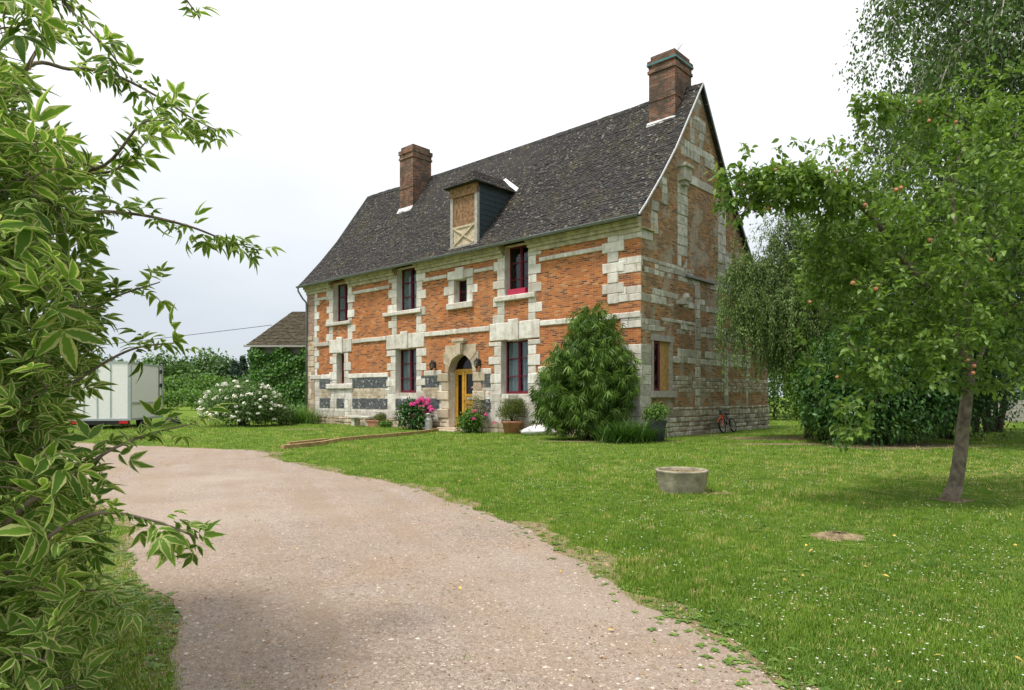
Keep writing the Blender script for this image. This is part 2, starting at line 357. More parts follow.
# interior floors keep the rooms dark
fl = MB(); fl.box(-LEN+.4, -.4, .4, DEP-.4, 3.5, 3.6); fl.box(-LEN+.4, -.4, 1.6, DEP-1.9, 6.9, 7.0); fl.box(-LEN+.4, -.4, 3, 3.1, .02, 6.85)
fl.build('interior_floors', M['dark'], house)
def clear(u0, u1, v0, v1, ops, g=.004):
    return not any(u0 < o[1]-g and u1 > o[0]+g and v0 < o[3]-g and v1 > o[2]+g for o in ops)
def courses(mb, F, u0, u1, v0, v1, rh, bw, w=.012, ops=(), ch=.012, jit=.004, gap=.008, vary=.25, clip=None, miss=0.):
    """ashlar or rubble courses cut around the openings"""
    v = v0
    while v < v1 - .02:
        h = min(rh * random.uniform(1-vary*.5, 1+vary*.5), v1 - v)
        if v1 - v - h < rh*.4: h = v1 - v
        cuts = [(u0, u1)]
        for o in ops:
            if v < o[3]-.01 and v + h > o[2]+.01:
                nc = []
                for a, b in cuts:
                    if o[1] <= a or o[0] >= b: nc.append((a, b)); continue
                    if o[0] > a: nc.append((a, o[0]))
                    if o[1] < b: nc.append((o[1], b))
                cuts = nc
        for a, b in cuts:
            u = a - random.uniform(0, bw*.4)
            while u < b - .03:
                l = bw * random.uniform(1-vary, 1+vary); e = u + l
                if b - e < bw*.35: e = b
                s0 = max(u, a)
                if e - s0 > .04 and (clip is None or (clip(s0, e, v, v+h) and (miss < .01 or random.random() > miss))):
                    mb.blk(F, s0+gap/2, min(e, b)-gap/2, v+gap/2, v+h-gap/2, -.03, w + random.uniform(-.4, .6)*jit*2, ch, jit)
                u = e
        v += h
ALL = list(OP.values())
# --- front: plinth, ashlar dado, flint panels
for u0, u1 in ((-LEN, -8.6), (-7.0, .03)): pl = MB(); courses(pl, FF, u0, u1, -.05, .36, .17, .42, .05, (), .02, .014, .012, .45); pl.build('rubble_plinth', M['stone_warm'], house)
for (u0, u1) in ((-18.1, -8.48), (-7.14, 0)):
    da = MB(); courses(da, FF, u0, u1, .36, 2.1, .232, .46, .014, ALL)
    for k in ('G1','G2','G3'):
        o = OP[k]
        if u0 < o[0] < u1: courses(da, FF, o[0]+.002, o[1]-.002, o[2]-.5, o[2]-.003, .25, .5, .009, ())
    da.build('ashlar_dado', M['stone'], house)
cr = MB(); courses(cr, FF, -18.8, -18.12, .36, 4.2, .26, .34, .016, (), .015, .01); cr.build('corner_stones', M['stone_warm'], house)
cb = MB(); courses(cb, FF, -18.79, -18.12, 4.2, 6.3, .3, .7, .012, (), .01, .004); cb.build('pink_brick_corner', M['brick_pink'], house)
for (a, b, c, d) in [(-17.64,-16.72,1.64,2.12), (-14.93,-12.34,1.64,2.12), (-10.14,-9.05,1.64,2.12), (-6.72,-6.25,1.64,2.12), (-3.95,-2.6,1.64,2.12), (-2.2,-.9,1.64,2.12),
                     (-17.64,-16.72,.74,1.19), (-16.18,-15.55,.74,1.19), (-14.93,-12.34,.74,1.19), (-11.8,-10.5,.72,1.19), (-10.14,-9.05,.72,1.19), (-6.72,-6.25,.72,1.19), (-5.55,-4.7,.72,1.19), (-3.95,-2.6,.72,1.19), (-2.2,-.9,.72,1.19)]:
    p = MB(); p.blk(FF, a, b, c, d, -.01, .030, .01, .003); p.build('flint_panel', M['flint'], house)
for (a, b) in [(-17.64,-16.72), (-14.93,-12.5), (-10.14,-9.05), (-3.95,-2.6)]:
    p = MB(); courses(p, FF, a, b, 1.2, 1.63, .108, .22, .024, (), .008, .003, .008, .3); p.build('ochre_stone_panel', M['stone_warm'], house)
# --- string courses
def string(name, segs, z0, z1, out=.055, bw=.9):
    for a, b in segs:
        s_ = MB(); u = a
        while u < b - .02:
            e = min(b, u + bw*random.uniform(.7, 1.3)); e = b if b - e < .3 else e
            s_.blk(FF, u+.003, e-.003, z0+random.uniform(-.006,.006), z1+random.uniform(-.006,.006), -.02, out+random.uniform(-.006,.006), .02, .005); u = e
        s_.build(name, M['stone'], house)
string('upper_string_course', [(-18.1,-16.95), (-14.95,-12.2), (-10.0,-8.6), (-7.1,-6.1), (-3.95,-1.3)], 5.85, 5.99)
string('middle_string_course', [(-18.12,-16.8), (-14.95,-12.42), (-9.93,-6.3), (-3.92,.0)], 3.66, 3.84)
string('lower_string_course', [(-18.45,-16.6), (-15.2,-12.3), (-9.95,-8.9), (-6.75,-6.2), (-4.0,.0)], 2.1, 2.3, .05)
# --- quoin chains
def chain(F, u_edge, sgn, z0, z1, wid=(.34,.58), h=.33, out=.018, mb=None, clipz=None):
    z = z0; k = random.randint(0, 1)
    while z < z1 - .05:
        hh = min(h*random.uniform(.85, 1.15), z1 - z); hh = z1 - z if z1 - z - hh < .12 else hh
        w = wid[k % 2]*random.uniform(.93, 1.07); a, b = (u_edge, u_edge + sgn*w) if sgn > 0 else (u_edge + sgn*w, u_edge)
        mb.blk(F, a+.002, b-.002, z+.005, z+hh-.005, -.03, out + (.008 if k % 2 else 0), .014, .008); z += hh; k += 1
q = MB()
chain(FF, -18.1, 1, 2.3, 6.3, (.22,.42), .3, mb=q); q.build('left_quoins', M['stone'], house)
q = MB(); z = 4.14; k = 0
while z < 6.1:
    w = (.34, .74)[k % 2]; q.blk(FF, -1.0-w/2, -.95+w/2, z, z+.31, -.03, .045, .018, .006); z += .32; k += 1
q.build('quoin_chain', M['stone'], house)
for (a, b) in [(6.05,6.34), (5.03,5.51), (4.17,4.62), (3.36,3.78), (2.3,2.86)]:
    q = MB(); courses(q, FF, -.78 if a > 4 else -.7, .016, a, b, (b-a)/1 if b-a < .4 else (b-a)/2, .36, .022, (), .012, .005, .007); q.build('corner_stone_band', M['stone'], house)

q = MB(); courses(q, FF, -.6, .016, .36, 2.1, .3, .45, .04, (), .02, .006); q.build('corner_pier', M['stone_old'], house)
# --- windows
def window(op, nx=2, nz=3, lab=None, surround=True, lintel=None, sill=None, zlow=None, curt=True, extra=None):
    x0, x1, z0, z1 = op; y = .30; fwid = .055; mb = MB()
    mb.box(x0, x0+fwid, y-.03, y+.05, z0, z1); mb.box(x1-fwid, x1, y-.03, y+.05, z0, z1)
    mb.box(x0+fwid, x1-fwid, y-.031, y+.05, z0, z0+.09); mb.box(x0+fwid, x1-fwid, y-.031, y+.05, z1-fwid, z1)
    if nx == 2:
        c = (x0+x1)/2; mb.box(c-.05, c+.05, y-.045, y+.045, z0+.09, z1-fwid)
        mb.box(c-.012, c+.012, y-.06, y-.044, z0+.09, z1-fwid)
    for k in range(1, nz):
        z = z0 + (z1-z0)*k/nz; mb.box(x0+fwid, x1-fwid, y-.02, y+.03, z-.018, z+.018)
    w = mb.build('window', M['maroon'], house)
    g = MB(); g.box(x0+.03, x1-.03, y+.002, y+.008, z0+.05, z1-.03); g.build('pane', M['glass'], w)
    if curt:
        cu = MB(); n = 48; pts = []
        for (a, b) in ((x0+.04, (x0+x1)/2-.10), ((x0+x1)/2+.10, x1-.04)):
            prev = None
            for i in range(n+1):
                x = a+(b-a)*i/n; yy = y+.07+.03*math.sin(i*1.05+x*9)+.01*math.sin(i*2.7)
                if prev: cu.poly([(prev[0],prev[1],z0+.05),(x,yy,z0+.05),(x,yy,z1-.05),(prev[0],prev[1],z1-.05)])
                prev = (x, yy)
        cu.build('curtain', M['curtain'], w, True)
    if sill:
        s_ = MB(); s_.blk(FF, sill[0], sill[1], sill[2], sill[3], -.30, .11, .025, .006)
        s_.build('sill', M['stone'], w)
    if surround:
        s_ = MB(); zl = zlow if zlow is not None else z0
        for (a, b) in (surround if isinstance(surround, list) else [(zl, z1)]):
            for ue, sg in ((x0, -1), (x1, 1)):
                jm = MB(); chain(FF, ue, sg, a, b, mb=jm); jm.build('stone_jamb', M['stone'], w)
        if lintel:
            a, b, c, d = lintel; n = 3 if b-a > 1 else 2; cx = (a+b)/2; kw = .3 if n == 3 else 0
            if n == 3:
                s_.blk(FF, a, cx-kw/2-.09, c, d, -.33, .045, .02, .006); s_.blk(FF, cx+kw/2+.09, b, c, d, -.33, .045, .02, .006)
                s_.blk(FF, cx-kw/2-.085, cx+kw/2+.085, c-.03, d+.1, -.33, .10, .03, .008)
            else: s_.blk(FF, a, cx-.003, c, d, -.33, .04, .02, .006); s_.blk(FF, cx+.003, b, c, d, -.33, .04, .02, .006)
        if lintel: s_.build('stone_lintel', M['stone'], w)
    return w
window(OP['U1'], surround=[(3.86, 6.3)], sill=(-17.0,-15.0,4.56,4.71))
window(OP['U2'], surround=[(3.86, 6.35)], sill=(-12.6,-10.1,4.66,4.82))
window(OP['U3'], nx=1, nz=2, surround=[(4.8, 5.72)], lintel=(-8.56,-7.14,5.74,6.06), sill=(-8.56,-7.14,4.6,4.83), curt=False)
w4 = window(OP['U4'], surround=[(3.86, 6.3)], sill=(-6.0,-4.1,4.66,4.84), curt=False)
bx = MB(); bx.box(-5.45, -4.62, .02, .20, 4.845, 5.06); bx.build('red_window_box', M['red_box'], w4)
window(OP['G1'], nx=1, nz=1, surround=[(.74, 3.28)], lintel=(-16.78,-15.0,3.3,3.9), sill=(-16.98,-14.84,1.63,1.86), curt=False)
window(OP['G2'], surround=[(.36, 3.22)], lintel=(-12.41,-9.94,3.26,3.86))
window(OP['G3'], surround=[(.36, 3.24)], lintel=(-6.28,-3.93,3.28,3.9))
# carved stone scrolls under right ground window
cs = MB(); cs.lathe([(.0,0),(.11,.0),(.14,.03),(.10,.07),(.05,.08),(0,.08)], n=14)
o = cs.build('iron_wall_tie', M['darkmetal'], house, True); o.location = (-4.15, -.035, 1.28); o.rotation_euler = (PI/2, 0, 0)
# --- door with arched rusticated surround
dx0, dx1 = OP['D'][:2]; dc = (dx0+dx1)/2; dr = (dx1-dx0)/2; zs = 2.2
sr = MB()
n = 9; prevent = []
for k in range(n):
    a0 = PI*k/n + .006; a1 = PI*(k+1)/n - .006; ro = 1.22 if k % 2 == 0 else 1.06; out = .06 if k % 2 == 0 else .045
    if k == n//2: out = .13
    seg = 8; inner = [(dc + (dr-.001)*math.cos(a0+(a1-a0)*i/seg), zs + dr*math.sin(a0+(a1-a0)*i/seg)) for i in range(seg+1)]
    def proj(a):
        ca, sa = math.cos(a), math.sin(a); hw = .96 if k not in (0, 2, 6, 8) else .84; m_ = max(abs(ca)/hw, abs(sa)/1.04); return (dc + ca/m_, zs + sa/m_)
    outer = [proj(a0+(a1-a0)*i/seg) for i in range(seg+1)]
    rr = random.random(); pf = [(x, -out, z) for x, z in inner] + [(x, -out, z) for x, z in reversed(outer)]
    m_ = len(pf); vs = pf + [(x, .34, z) for x, _, z in pf]
    fs = [tuple(range(m_)), tuple(reversed(range(m_, 2*m_)))] + [(i, i+m_, (i+1) % m_+m_, (i+1) % m_) for i in range(m_)]
    # split the front into quads to stay planar-convex
    fs = [(i, i+1, m_-2-i, m_-1-i) for i in range(seg)] + fs[2:]
    sr.add(vs, fs, rr)
sr.box(dc-.32, dc+.32, -.2, .0, 3.36, 3.46, .8); sr.box(dc-.24, dc+.24, -.16, .0, 3.28, 3.36, .7); sr.box(dc-.13, dc+.13, -.19, -.02, 2.86, 3.28, .5)
for sgn, xe in ((-1, dx0), (1, dx1)):
    z = .1; k = 0
    while z < 2.17:
        h = min(.35, 2.19-z); w = (.42, .62)[k % 2]; a, b = (xe-w, xe+.0) if sgn < 0 else (xe, xe+w)
        sr.blk(FF, a, b, z, z+h-.012, -.05, (.05, .085)[k % 2], .025, .01); z += h; k += 1
    # reveal lining
door_s = sr.build('door_surround', M['stone_warm'], house)
arch_pts = [(dc + (dr-.005)*math.cos(PI*i/16), zs + (dr-.005)*math.sin(PI*i/16)) for i in range(17)]
dm = MB(); y0, y1 = .30, .38
dm.box(dx0+.004, dx0+.1, y0, y1, .1, 2.3); dm.box(dx1-.1, dx1-.004, y0, y1, .1, 2.3); dm.box(dx0+.1, dx1-.1, y0-.01, y1, 2.24, 2.33)
xl = dx0 + .48     # narrow fixed leaf, then the opening leaf
dm.box(xl-.05, xl+.05, y0-.02, y1, .12, 2.24)
for (a, b) in ((dx0+.1, xl-.05),): dm.box(a, b, y0+.01, y1, .12, .38); dm.box(a, b, y0+.01, y1, 2.12, 2.24); dm.box(a, a+.05, y0+.01, y1, .38, 2.12); dm.box(b-.05, b, y0+.01, y1, .38, 2.12)
a, b = xl+.05, dx1-.1
dm.box(a, a+.09, y0, y1-.01, .12, 2.24); dm.box(b-.09, b, y0, y1-.01, .12, 2.24)
for (c, d) in ((.12,.4), (1.0,1.12), (1.3,1.38), (2.14,2.24)): dm.box(a+.09, b-.09, y0, y1-.01, c, d)
dm.box(a+.09, b-.09, y0+.03, y1-.02, .4, 1.0); dm.box(a+.15, b-.15, y0+.012, y0+.03, .48, .92); dm.box(a+.09, b-.09, y0+.02, y1-.02, 1.12, 1.3)
door = dm.build('front_door', M['ochre'], house)
p = MB(); p.box(dx0+.15, xl-.1, y0+.04, y0+.05, .38, 2.12); p.box(a+.09, b-.09, y0+.04, y0+.05, 1.38, 2.14); p.build('pane', M['glass_dark'], door)
p = MB(); p.poly([(x, y0+.03, max(z, 2.33)) for x, z in arch_pts if z > 2.3]); p.build('fanlight', M['glass_dark'], door)
p = MB(); p.box(a+.14, b-.14, y0-.01, y0+.02, 1.17, 1.25); p.build('letter_plate', M['steel'], door)
p = MB(); p.tube([(a+.045, y0-.06, 1.12), (a+.045, y0-.06, 1.04)], .014); p.tube([(a+.045, y0, 1.12), (a+.045, y0-.06, 1.12), (a+.13, y0-.06, 1.12)], .012); p.build('handle', M['darkmetal'], door)
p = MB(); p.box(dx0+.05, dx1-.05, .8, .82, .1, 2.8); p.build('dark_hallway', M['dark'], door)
st = MB(); st.blk(FF, -8.7, -6.9, -.02, .1, -.3, .45, .02, .01); st.blk(FF, -8.3, -7.3, -.02, .045, .45, .85, .02, .01); st.build('doorstep', M['stone_warm'], house)
for x in (-9.29, -6.79):
    l = MB(); z = 2.45; l.box(x-.05, x+.05, -.03, -.05, z-.05, z+.2); l.tube([(x,-.04,z+.12),(x,-.14,z+.22),(x,-.2,z+.2)], .012)
    l.lathe([(.0,.30),(.02,.28),(.03,.25),(.10,.17),(.11,.16)], (x,-.2,z-.05), 6); l.lathe([(.0,-.10),(.03,-.09),(.055,-.04),(.06,-.02)], (x,-.2,z-.05), 6)
    for k in range(6): t = PI/3*k; l.bar((x+.06*math.cos(t), -.2+.06*math.sin(t), z-.08), (x+.10*math.cos(t), -.2+.10*math.sin(t), z+.11), .012)
    lo = l.build('wall_lantern', M['darkmetal'], house)
    g = MB(); g.lathe([(.052,-.02),(.09,.16)], (x,-.2,z-.05), 6); g.build('lantern_glass', M['glass'], lo)
# --- cornice
for a, b in [(-18.8,-16.55), (-15.25,-11.78), (-10.38,-5.62), (-4.4,.02)]:
    cn = MB(); cn.box(a, b, -.06, .0, 6.22, 6.36, .3); cn.box(a-.0, b+.0, -.14, .0, 6.362, 6.46, .5); cn.box(a, b, -.22, .0, 6.462, 6.56, .7); cn.box(a, b, -.30, .0, 6.562, 6.66, .5)
    cn.build('eaves_cornice', M['cornice'], house)
# --- roof
def tile_slope(mb, prof, x0, x1, tw=.165, ex=.105, skip=None, jit=1., y_sign=1):
    P = [Vector((0, a, b)) for a, b in prof]; L = [0]
    for a, b in zip(P, P[1:]): L.append(L[-1] + (b-a).length)
    def at_(d):
        for i in range(len(P)-1):
            if d <= L[i+1] or i == len(P)-2:
                t = (P[i+1]-P[i]).normalized(); return P[i] + t*(d-L[i]), t
    nrow = int(L[-1]/ex)
    for r in range(nrow+1):
        d = r*ex; p, t = at_(d); nn = Vector((0, -t.z*1, t.y)) if t.y > 0 else Vector((0, t.z, -t.y))
        if nn.z < 0: nn = -nn
        x = x0 - (tw/2 if r % 2 else 0)
        while x < x1:
            a = max(x0, x+.003 + random.uniform(-.004,.004)); b = min(x1, x+tw-.003+random.uniform(-.004,.004)); x += tw
            if b - a < .03: continue
            if skip and skip((a+b)/2, p.y): continue
            ln = ex*1.9; dz = random.uniform(-.006, .010)*jit; sl = random.uniform(-.012, .012)*jit
            if random.random() < .03: dz += .014
            th = .016; lo = p - t*(.0 + abs(sl)) + nn*(.034+dz); hi = p + t*ln + nn*(.012+dz*.3)
            if d + ln > L[-1]: hi = p + t*(L[-1]-d) + nn*.016
            lo2 = lo - nn*th
            mb.add([(a, lo.y, lo.z+sl*.3), (b, lo.y, lo.z-sl*.3), (b, hi.y, hi.z), (a, hi.y, hi.z), (a, lo2.y, lo2.z), (b, lo2.y, lo2.z), (b, hi.y-nn.y*th, hi.z-nn.z*th), (a, hi.y-nn.y*th, hi.z-nn.z*th)],
                   [(0,1,2,3),(4,5,1,0),(5,6,2,1),(7,4,0,3)], min(1, max(0, random.gauss(.45, .22))))
fprof = [(-.37, 6.60), (0, 6.98), (.9, 8.0), (1.83, 9.15), (3.72, 11.87)]
rprof = [(10.1, 4.15), (9.0, 5.2), (7.44, 6.98), (5.61, 9.15), (3.72, 11.87)]
DOR = (-8.36, -6.9)
rf = MB()
def sk(x, y): return (DOR[0] < x < DOR[1] and 0.02 < y < 1.85)
X0, X1 = -LEN-.18, .16
tile_slope(rf, fprof, X0, X1, skip=sk)
tile_slope(rf, rprof, X0, X1, tw=.33, ex=.21)
# solid underlay below the tiles
for pr in (fprof, rprof):
    for (a, za), (b, zb) in zip(pr, pr[1:]):
        for (u, w) in ([(X0, DOR[0]), (DOR[1], X1)] if pr is fprof and a < 1.8 else [(X0, X1)]):
            rf.add([(u,a,za),(w,a,za),(w,b,zb),(u,b,zb),(u,a,za-.05),(w,a,za-.05),(w,b,zb-.05),(u,b,zb-.05)], [(0,1,2,3),(7,6,5,4),(0,4,5,1),(1,5,6,2),(3,7,4,0)], .2)
def sag(mb):
    mb.v = [(x, y, z - (.09*math.sin(PI*min(1, max(0, -x/LEN))) * max(0, 1-abs(y-3.72)/3.9) + .014*math.sin(x*1.9+y)*math.sin(y*1.3+x*.4)) * (1 if z > 6.7 else 0)) for x, y, z in mb.v]
sag(rf)
roof = rf.build('roof', M['tiles'], house)
rd = MB(); x = X0
while x < X1-.05:
    e = min(X1, x+.34); dz = random.uniform(-.008,.008)
    rd.add([(x,3.56,11.72+dz),(e,3.56,11.72+dz),(e,3.66,11.91+dz),(x,3.66,11.91+dz),(x,3.78,11.91+dz),(e,3.78,11.91+dz),(e,3.88,11.72+dz),(x,3.88,11.72+dz)], [(0,1,2,3),(3,2,5,4),(4,5,6,7),(0,3,4,7),(1,6,5,2)], random.random()*.5); x = e - .02
sag(rd); rd.build('ridge_tiles', M['tiles'], roof)
v = MB()
for (a, za), (b, zb) in zip(fprof, fprof[1:]): v.bar((X1+.005, a, za+.03), (X1+.005, b, zb+.03), .03, .05)
v.build('verge_flashing', M['zinc_light'], roof)
v = MB()
for (a, za), (b, zb) in zip(rprof, rprof[1:]): v.bar((X1+.0, a, za-.04), (X1-.0, b, zb-.02), .03, .07)
v.build('verge_board', M['lead'], roof); v = MB()
for pr in (fprof, rprof):
    for (a, za), (b, zb) in zip(pr, pr[1:]): v.bar((X0-.0, a, za), (X0-.0, b, zb), .04, .12)
v.build('verge_board', M['lead'], roof)
v = MB()
for i in range(40):
    x = -LEN + LEN*i/39; 
pts = [(X0, -.42, 6.56), (X1, -.42, 6.61)]
gp = [( .07*math.cos(t), .07*math.sin(t)) for t in [PI + PI*k/6 for k in range(7)]]
for (a, b), (c, d) in zip(gp, gp[1:]):
    v.poly([(X0,-.43+a,6.60+b),(X1,-.43+a,6.62+b),(X1,-.43+c,6.62+d),(X0,-.43+c,6.60+d)])
v.tube([(X0,-.50,6.605),(X1,-.50,6.625)], .014, 6); v.tube([(X0,-.36,6.605),(X1,-.36,6.625)], .01, 6)
gt = v.build('gutter', M['lead'], house)
v = MB(); v.tube([(-LEN-.1,-.43,6.55),(-LEN-.1,-.42,6.40),(-LEN-.03,-.22,6.05),(-LEN+.08,-.09,5.85),(-LEN+.08,-.08,5.6),(-LEN+.08,-.08,.1)], .042, 8); v.build('downpipe', M['lead'], house, True)
# --- chimneys
def chimney(x0, x1, y0, y1, zt, zb0, strap):
    c = MB(); c.box(x0, x1, y0, y1, zb0-.7, zt-.55)
    c.box(x0-.04, x1+.04, y0-.04, y1+.04, zt-.55, zt-.45); c.box(x0-.01, x1+.01, y0-.01, y1+.01, zt-.45, zt-.3)
    c.box(x0-.05, x1+.05, y0-.05, y1+.05, zt-.3, zt-.12); c.box(x0+.04, x1-.04, y0+.04, y1-.04, zt-.12, zt+.06)
    zm = zb0 + (zt-zb0)*.33; c.box(x0-.02, x1+.02, y0-.02, y1+.02, zm, zm+.05)
    ch = c.build('chimney', M['brick_chim'], house)
    f = MB(); f.add([(x0-.06,y0-.16,zb0-.20),(x1+.03,y0-.16,zb0-.20),(x1+.03,y0-.015,zb0+.06),(x0-.06,y0-.015,zb0+.06),(x0-.06,y0-.16,zb0-.26),(x1+.03,y0-.16,zb0-.26)], [(0,1,2,3),(4,5,1,0)]); f.build('flashing', M['zinc_light'], ch)
    if strap:
        f = MB(); z = zt-.27; e = .062
        f.box(x0-e,x1+e,y0-e,y0-.052,z,z+.06); f.box(x1+.052,x1+e,y0-.052,y1+e,z,z+.06); f.build('metal_strap', M['teal'], ch)
        f = MB()
        for k in range(7):
            f.tube([(x1-.1*k, y0+.2+.1*k, zt+.06), (x1-.1*k+random.uniform(-.2,.2), y0+.3+.1*k, zt+.3+random.random()*.1)], .006, 4)
        f.build('bird_wires', M['darkmetal'], ch)
chimney(-1.45, -.45, 2.9, 4.04, 12.95, zroof(2.9)-.02, True)
chimney(-14.78, -13.8, 2.54, 3.66, 13.05, zroof(2.54)-.02, False)
# --- dormer
dz0, dz1 = 6.93, 9.2; X_0, X_1 = DOR
d = MB(); yf = -.02
d.box(X_0, X_0+.14, yf-.04, yf+.08, dz0, dz1-.16); d.box(X_1-.14, X_1, yf-.04, yf+.08, dz0, dz1-.16); d.box(X_0-.05, X_1+.05, yf-.1, yf+.06, dz0-.12, dz0)
dorm = d.build('dormer', M['wood_grey'], house)
d = MB(); d.box(X_0+.0, X_1-.0, yf-.05, yf+.07, dz1-.38, dz1-.16); d.box(X_0+.0, X_1, yf-.07, yf+.05, dz1-.158, dz1); d.build('lintel_board', M['wood_old'], dorm)
d = MB(); n = 7; xa, xb = X_0+.145, X_1-.145
for i in range(n): a = xa+(xb-xa)*i/n; d.box(a+.004, a+(xb-xa)/n-.004, yf+.0+random.uniform(0,.01), yf+.05, 7.72, dz1-.39)
d.build('loft_shutter', M['wood_old'], dorm)
d = MB(); d.box(xa, xb, yf+.0, yf+.05, dz0+.002, 7.70); 
for (p, q_) in (((xa+.05, yf-.02, 7.02), (xb-.05, yf-.02, 7.66)), ((xa+.05, yf-.022, 7.66), (xb-.05, yf-.022, 7.02))): d.bar(p, q_, .05, .06, up=(0,1,0))
d.box(xa, xb, yf-.03, yf, 7.64, 7.72); d.box(xa, xb, yf-.028, yf, dz0+.01, dz0+.08)
lp = d.build('lower_hatch', M['wood_pale'], dorm)
d = MB()
for X in (X_0+.02, X_1-.02):
    ys = [0, .9, 1.83]; sgn = 1 if X > -7.5 else -1
    for (a, b) in ((0,.9),(.9,1.83)):
        top = dz1-.02
        nn = 10
        for k in range(nn):
            ya = a+(b-a)*k/nn; yb = a+(b-a)*(k+1)/nn; za = min(zroof(ya)-.03, top); zb = min(zroof(yb)-.03, top)
            q4 = [(X,ya+.08,za),(X,yb+.08,zb),(X,yb+.08,top),(X,ya+.08,top)]
            d.poly(q4 if sgn > 0 else q4[::-1], random.random())
    for k in range(11):
        z = 7.05+.2*k; yb = np.interp(z, [6.98, 8.0, 9.15], [0, .9, 1.83])
        d.box(X, X+sgn*.012, .07, yb+.05, z, z+.012)
d.build('slate_cheeks', M['slate_cheek'], dorm)
# hipped dormer roof
d = MB(); e = .16; cx = (X_0+X_1)/2; zr = 9.92; ze = dz1-.02; yb = np.interp(zr, [9.15, 11.87], [1.83, 3.72]); ye = np.interp(ze, [8.0, 9.15], [.9, 1.83])+.02
L_, R_ = X_0-e, X_1+e; yfr = -.28; ypk = .52
A = (L_, yfr, ze); B = (R_, yfr, ze); Cc = (cx, ypk, zr); Dd = (cx, yb, zr); E_ = (R_, ye, ze); G_ = (L_, ye, ze)
def tiled_tri(quad, rows, cols_):
    a, b, c, d_ = [Vector(p) for p in quad]; nn = (b-a).cross(d_-a).normalized()
    for i in range(rows):
        for j in range(cols_):
            u0, u1 = (j+.03)/cols_, (j+.97)/cols_; t0, t1 = i/rows, min(1, (i+1.5)/rows)
            P = lambda u, t: a.lerp(b, u).lerp(d_.lerp(c, u), t)
            o0 = nn*(.035+random.uniform(-.008,.008)); o1 = nn*.008
            d.add([P(u0,t0)+o0, P(u1,t0)+o0, P(u1,t1)+o1, P(u0,t1)+o1, P(u0,t0)-nn*.01, P(u1,t0)-nn*.01], [(0,1,2,3),(4,5,1,0)], random.random())
tiled_tri((A, B, Cc, Cc), 8, 10); tiled_tri((B, E_, Dd, Cc), 8, 12); tiled_tri((G_, A, Cc, Dd), 8, 12)
d.poly([A, B, Cc], .2); d.poly([B, E_, Dd, Cc], .2); d.poly([G_, A, Cc, Dd], .2); d.poly([A, G_, E_, B], .2)
dr_ = d.build('dormer_roof', M['tiles'], dorm)
d = MB(); d.bar((cx+.02, yb-.2, zr+.03), (R_+.1, ye+.08, ze+.08), .16, .03, up=(0,-.7,.7)); d.build('valley_flashing', M['zinc_light'], dorm)
# --- gable stonework
def gclip(a, b, c, d_): return d_ < min(zroof(a), zroof(b)) - .16
OG = [GW]
def gband(name, rects, rh, bw, mat, w=.014, **k):
    for (a, b, c, d_) in rects:
        q = MB(); courses(q, GF, a+(random.uniform(-.08,.08) if a > .1 else 0), b, c, d_, rh, bw, w, OG, clip=gclip, miss=0. if 'rubble' in name or 'pier' in name or 'pilaster' in name else .08, **k)
        if q.f: q.build(name, mat, house)
gband('gable_rubble_base', [(-.045, DEP+.1, -.05, .94)], .19, .36, M['rubble'], .03, ch=.03, jit=.014, gap=.02, vary=.55)
gband('gable_rubble_band', [(1.95, DEP, 1.42, 1.95)], .125, .2, M['rubble'], .012, ch=.02, jit=.008, gap=.016, vary=.5)
gband('gable_stone_band', [(.0, 3.3, 5.03, 5.51), (0, 2.0, 4.15, 4.62), (2.0, 7.3, 4.2, 4.6), (0, 7.5, 3.3, 3.76), (1.95, 8, 2.37, 2.84), (2.9, 7.3, 5.02, 5.2), (0, .66, 6.02, 6.3)], .22, .45, M['stone_old'], .010, ch=.016, jit=.014, vary=.55)
gband('gable_corner_pier', [(-.016, .58, .94, 2.86)], .34, .6, M['stone_old'], .02)
gband('gable_stone_pilaster', [(2.15, 2.9, 5.5, 8.5), (3.44, 3.8, .94, 5.03), (5.7, 6.0, .94, 3.3), (7.5, 7.75, .94, 2.4), (.55, 1.0, 6.3, 7.3), (1.25, 1.55, 7.3, 8.6), (5.2, 5.75, 5.1, 8.2), (5.75, 6.3, 5.0, 6.6)], .34, .5, M['stone_old'], .02, ch=.02, jit=.012, vary=.5)
gband('gable_top_stone_band', [(1.9, 5.6, 9.2, 9.75), (3.0, 3.4, 9.75, 10.6), (2.6, 4.2, 10.3, 10.75), (3.75, 4.05, 9.75, 10.3), (3.3, 4.2, 10.95, 11.4)], .27, .4, M['stone_old'], .014, ch=.014, jit=.008)
gband('gable_pale_lintel', [(2.75, 4.75, 8.36, 8.66)], .3, .55, M['stone'], .03)
q = MB(); q.box(.0, .24, 2.3, 2.75, 8.3, 8.72, .3); q.box(.0, .30, 2.24, 2.8, 8.72, 8.82, .4); q.box(.0, .18, 2.38, 2.68, 8.16, 8.3, .2); q.build('stone_corbel', M['stone_old'], house)
q = MB(); q.box(0, .1, 2.72, 4.85, 5.22, 5.29, .3); q.build('ledge', M['lead'], house)
q = MB(); q.box(0, .22, 2.35, 2.62, 4.28, 4.5, .3); q.lathe([(0,.2),(.1,.18),(.14,.05),(.1,-.02),(0,-.04)], (.16, 2.5, 4.45), 10, .4); q.build('worn_carved_stone', M['stone_old'], house)
q = MB(); q.blk(GF, -.015, .66, 6.31, 6.36, -.02, .09, .01, .004); q.blk(GF, .66, .68, 6.31, 6.6, -.02, .09, .01, .004); q.build('cornice_return', M['cornice'], house)
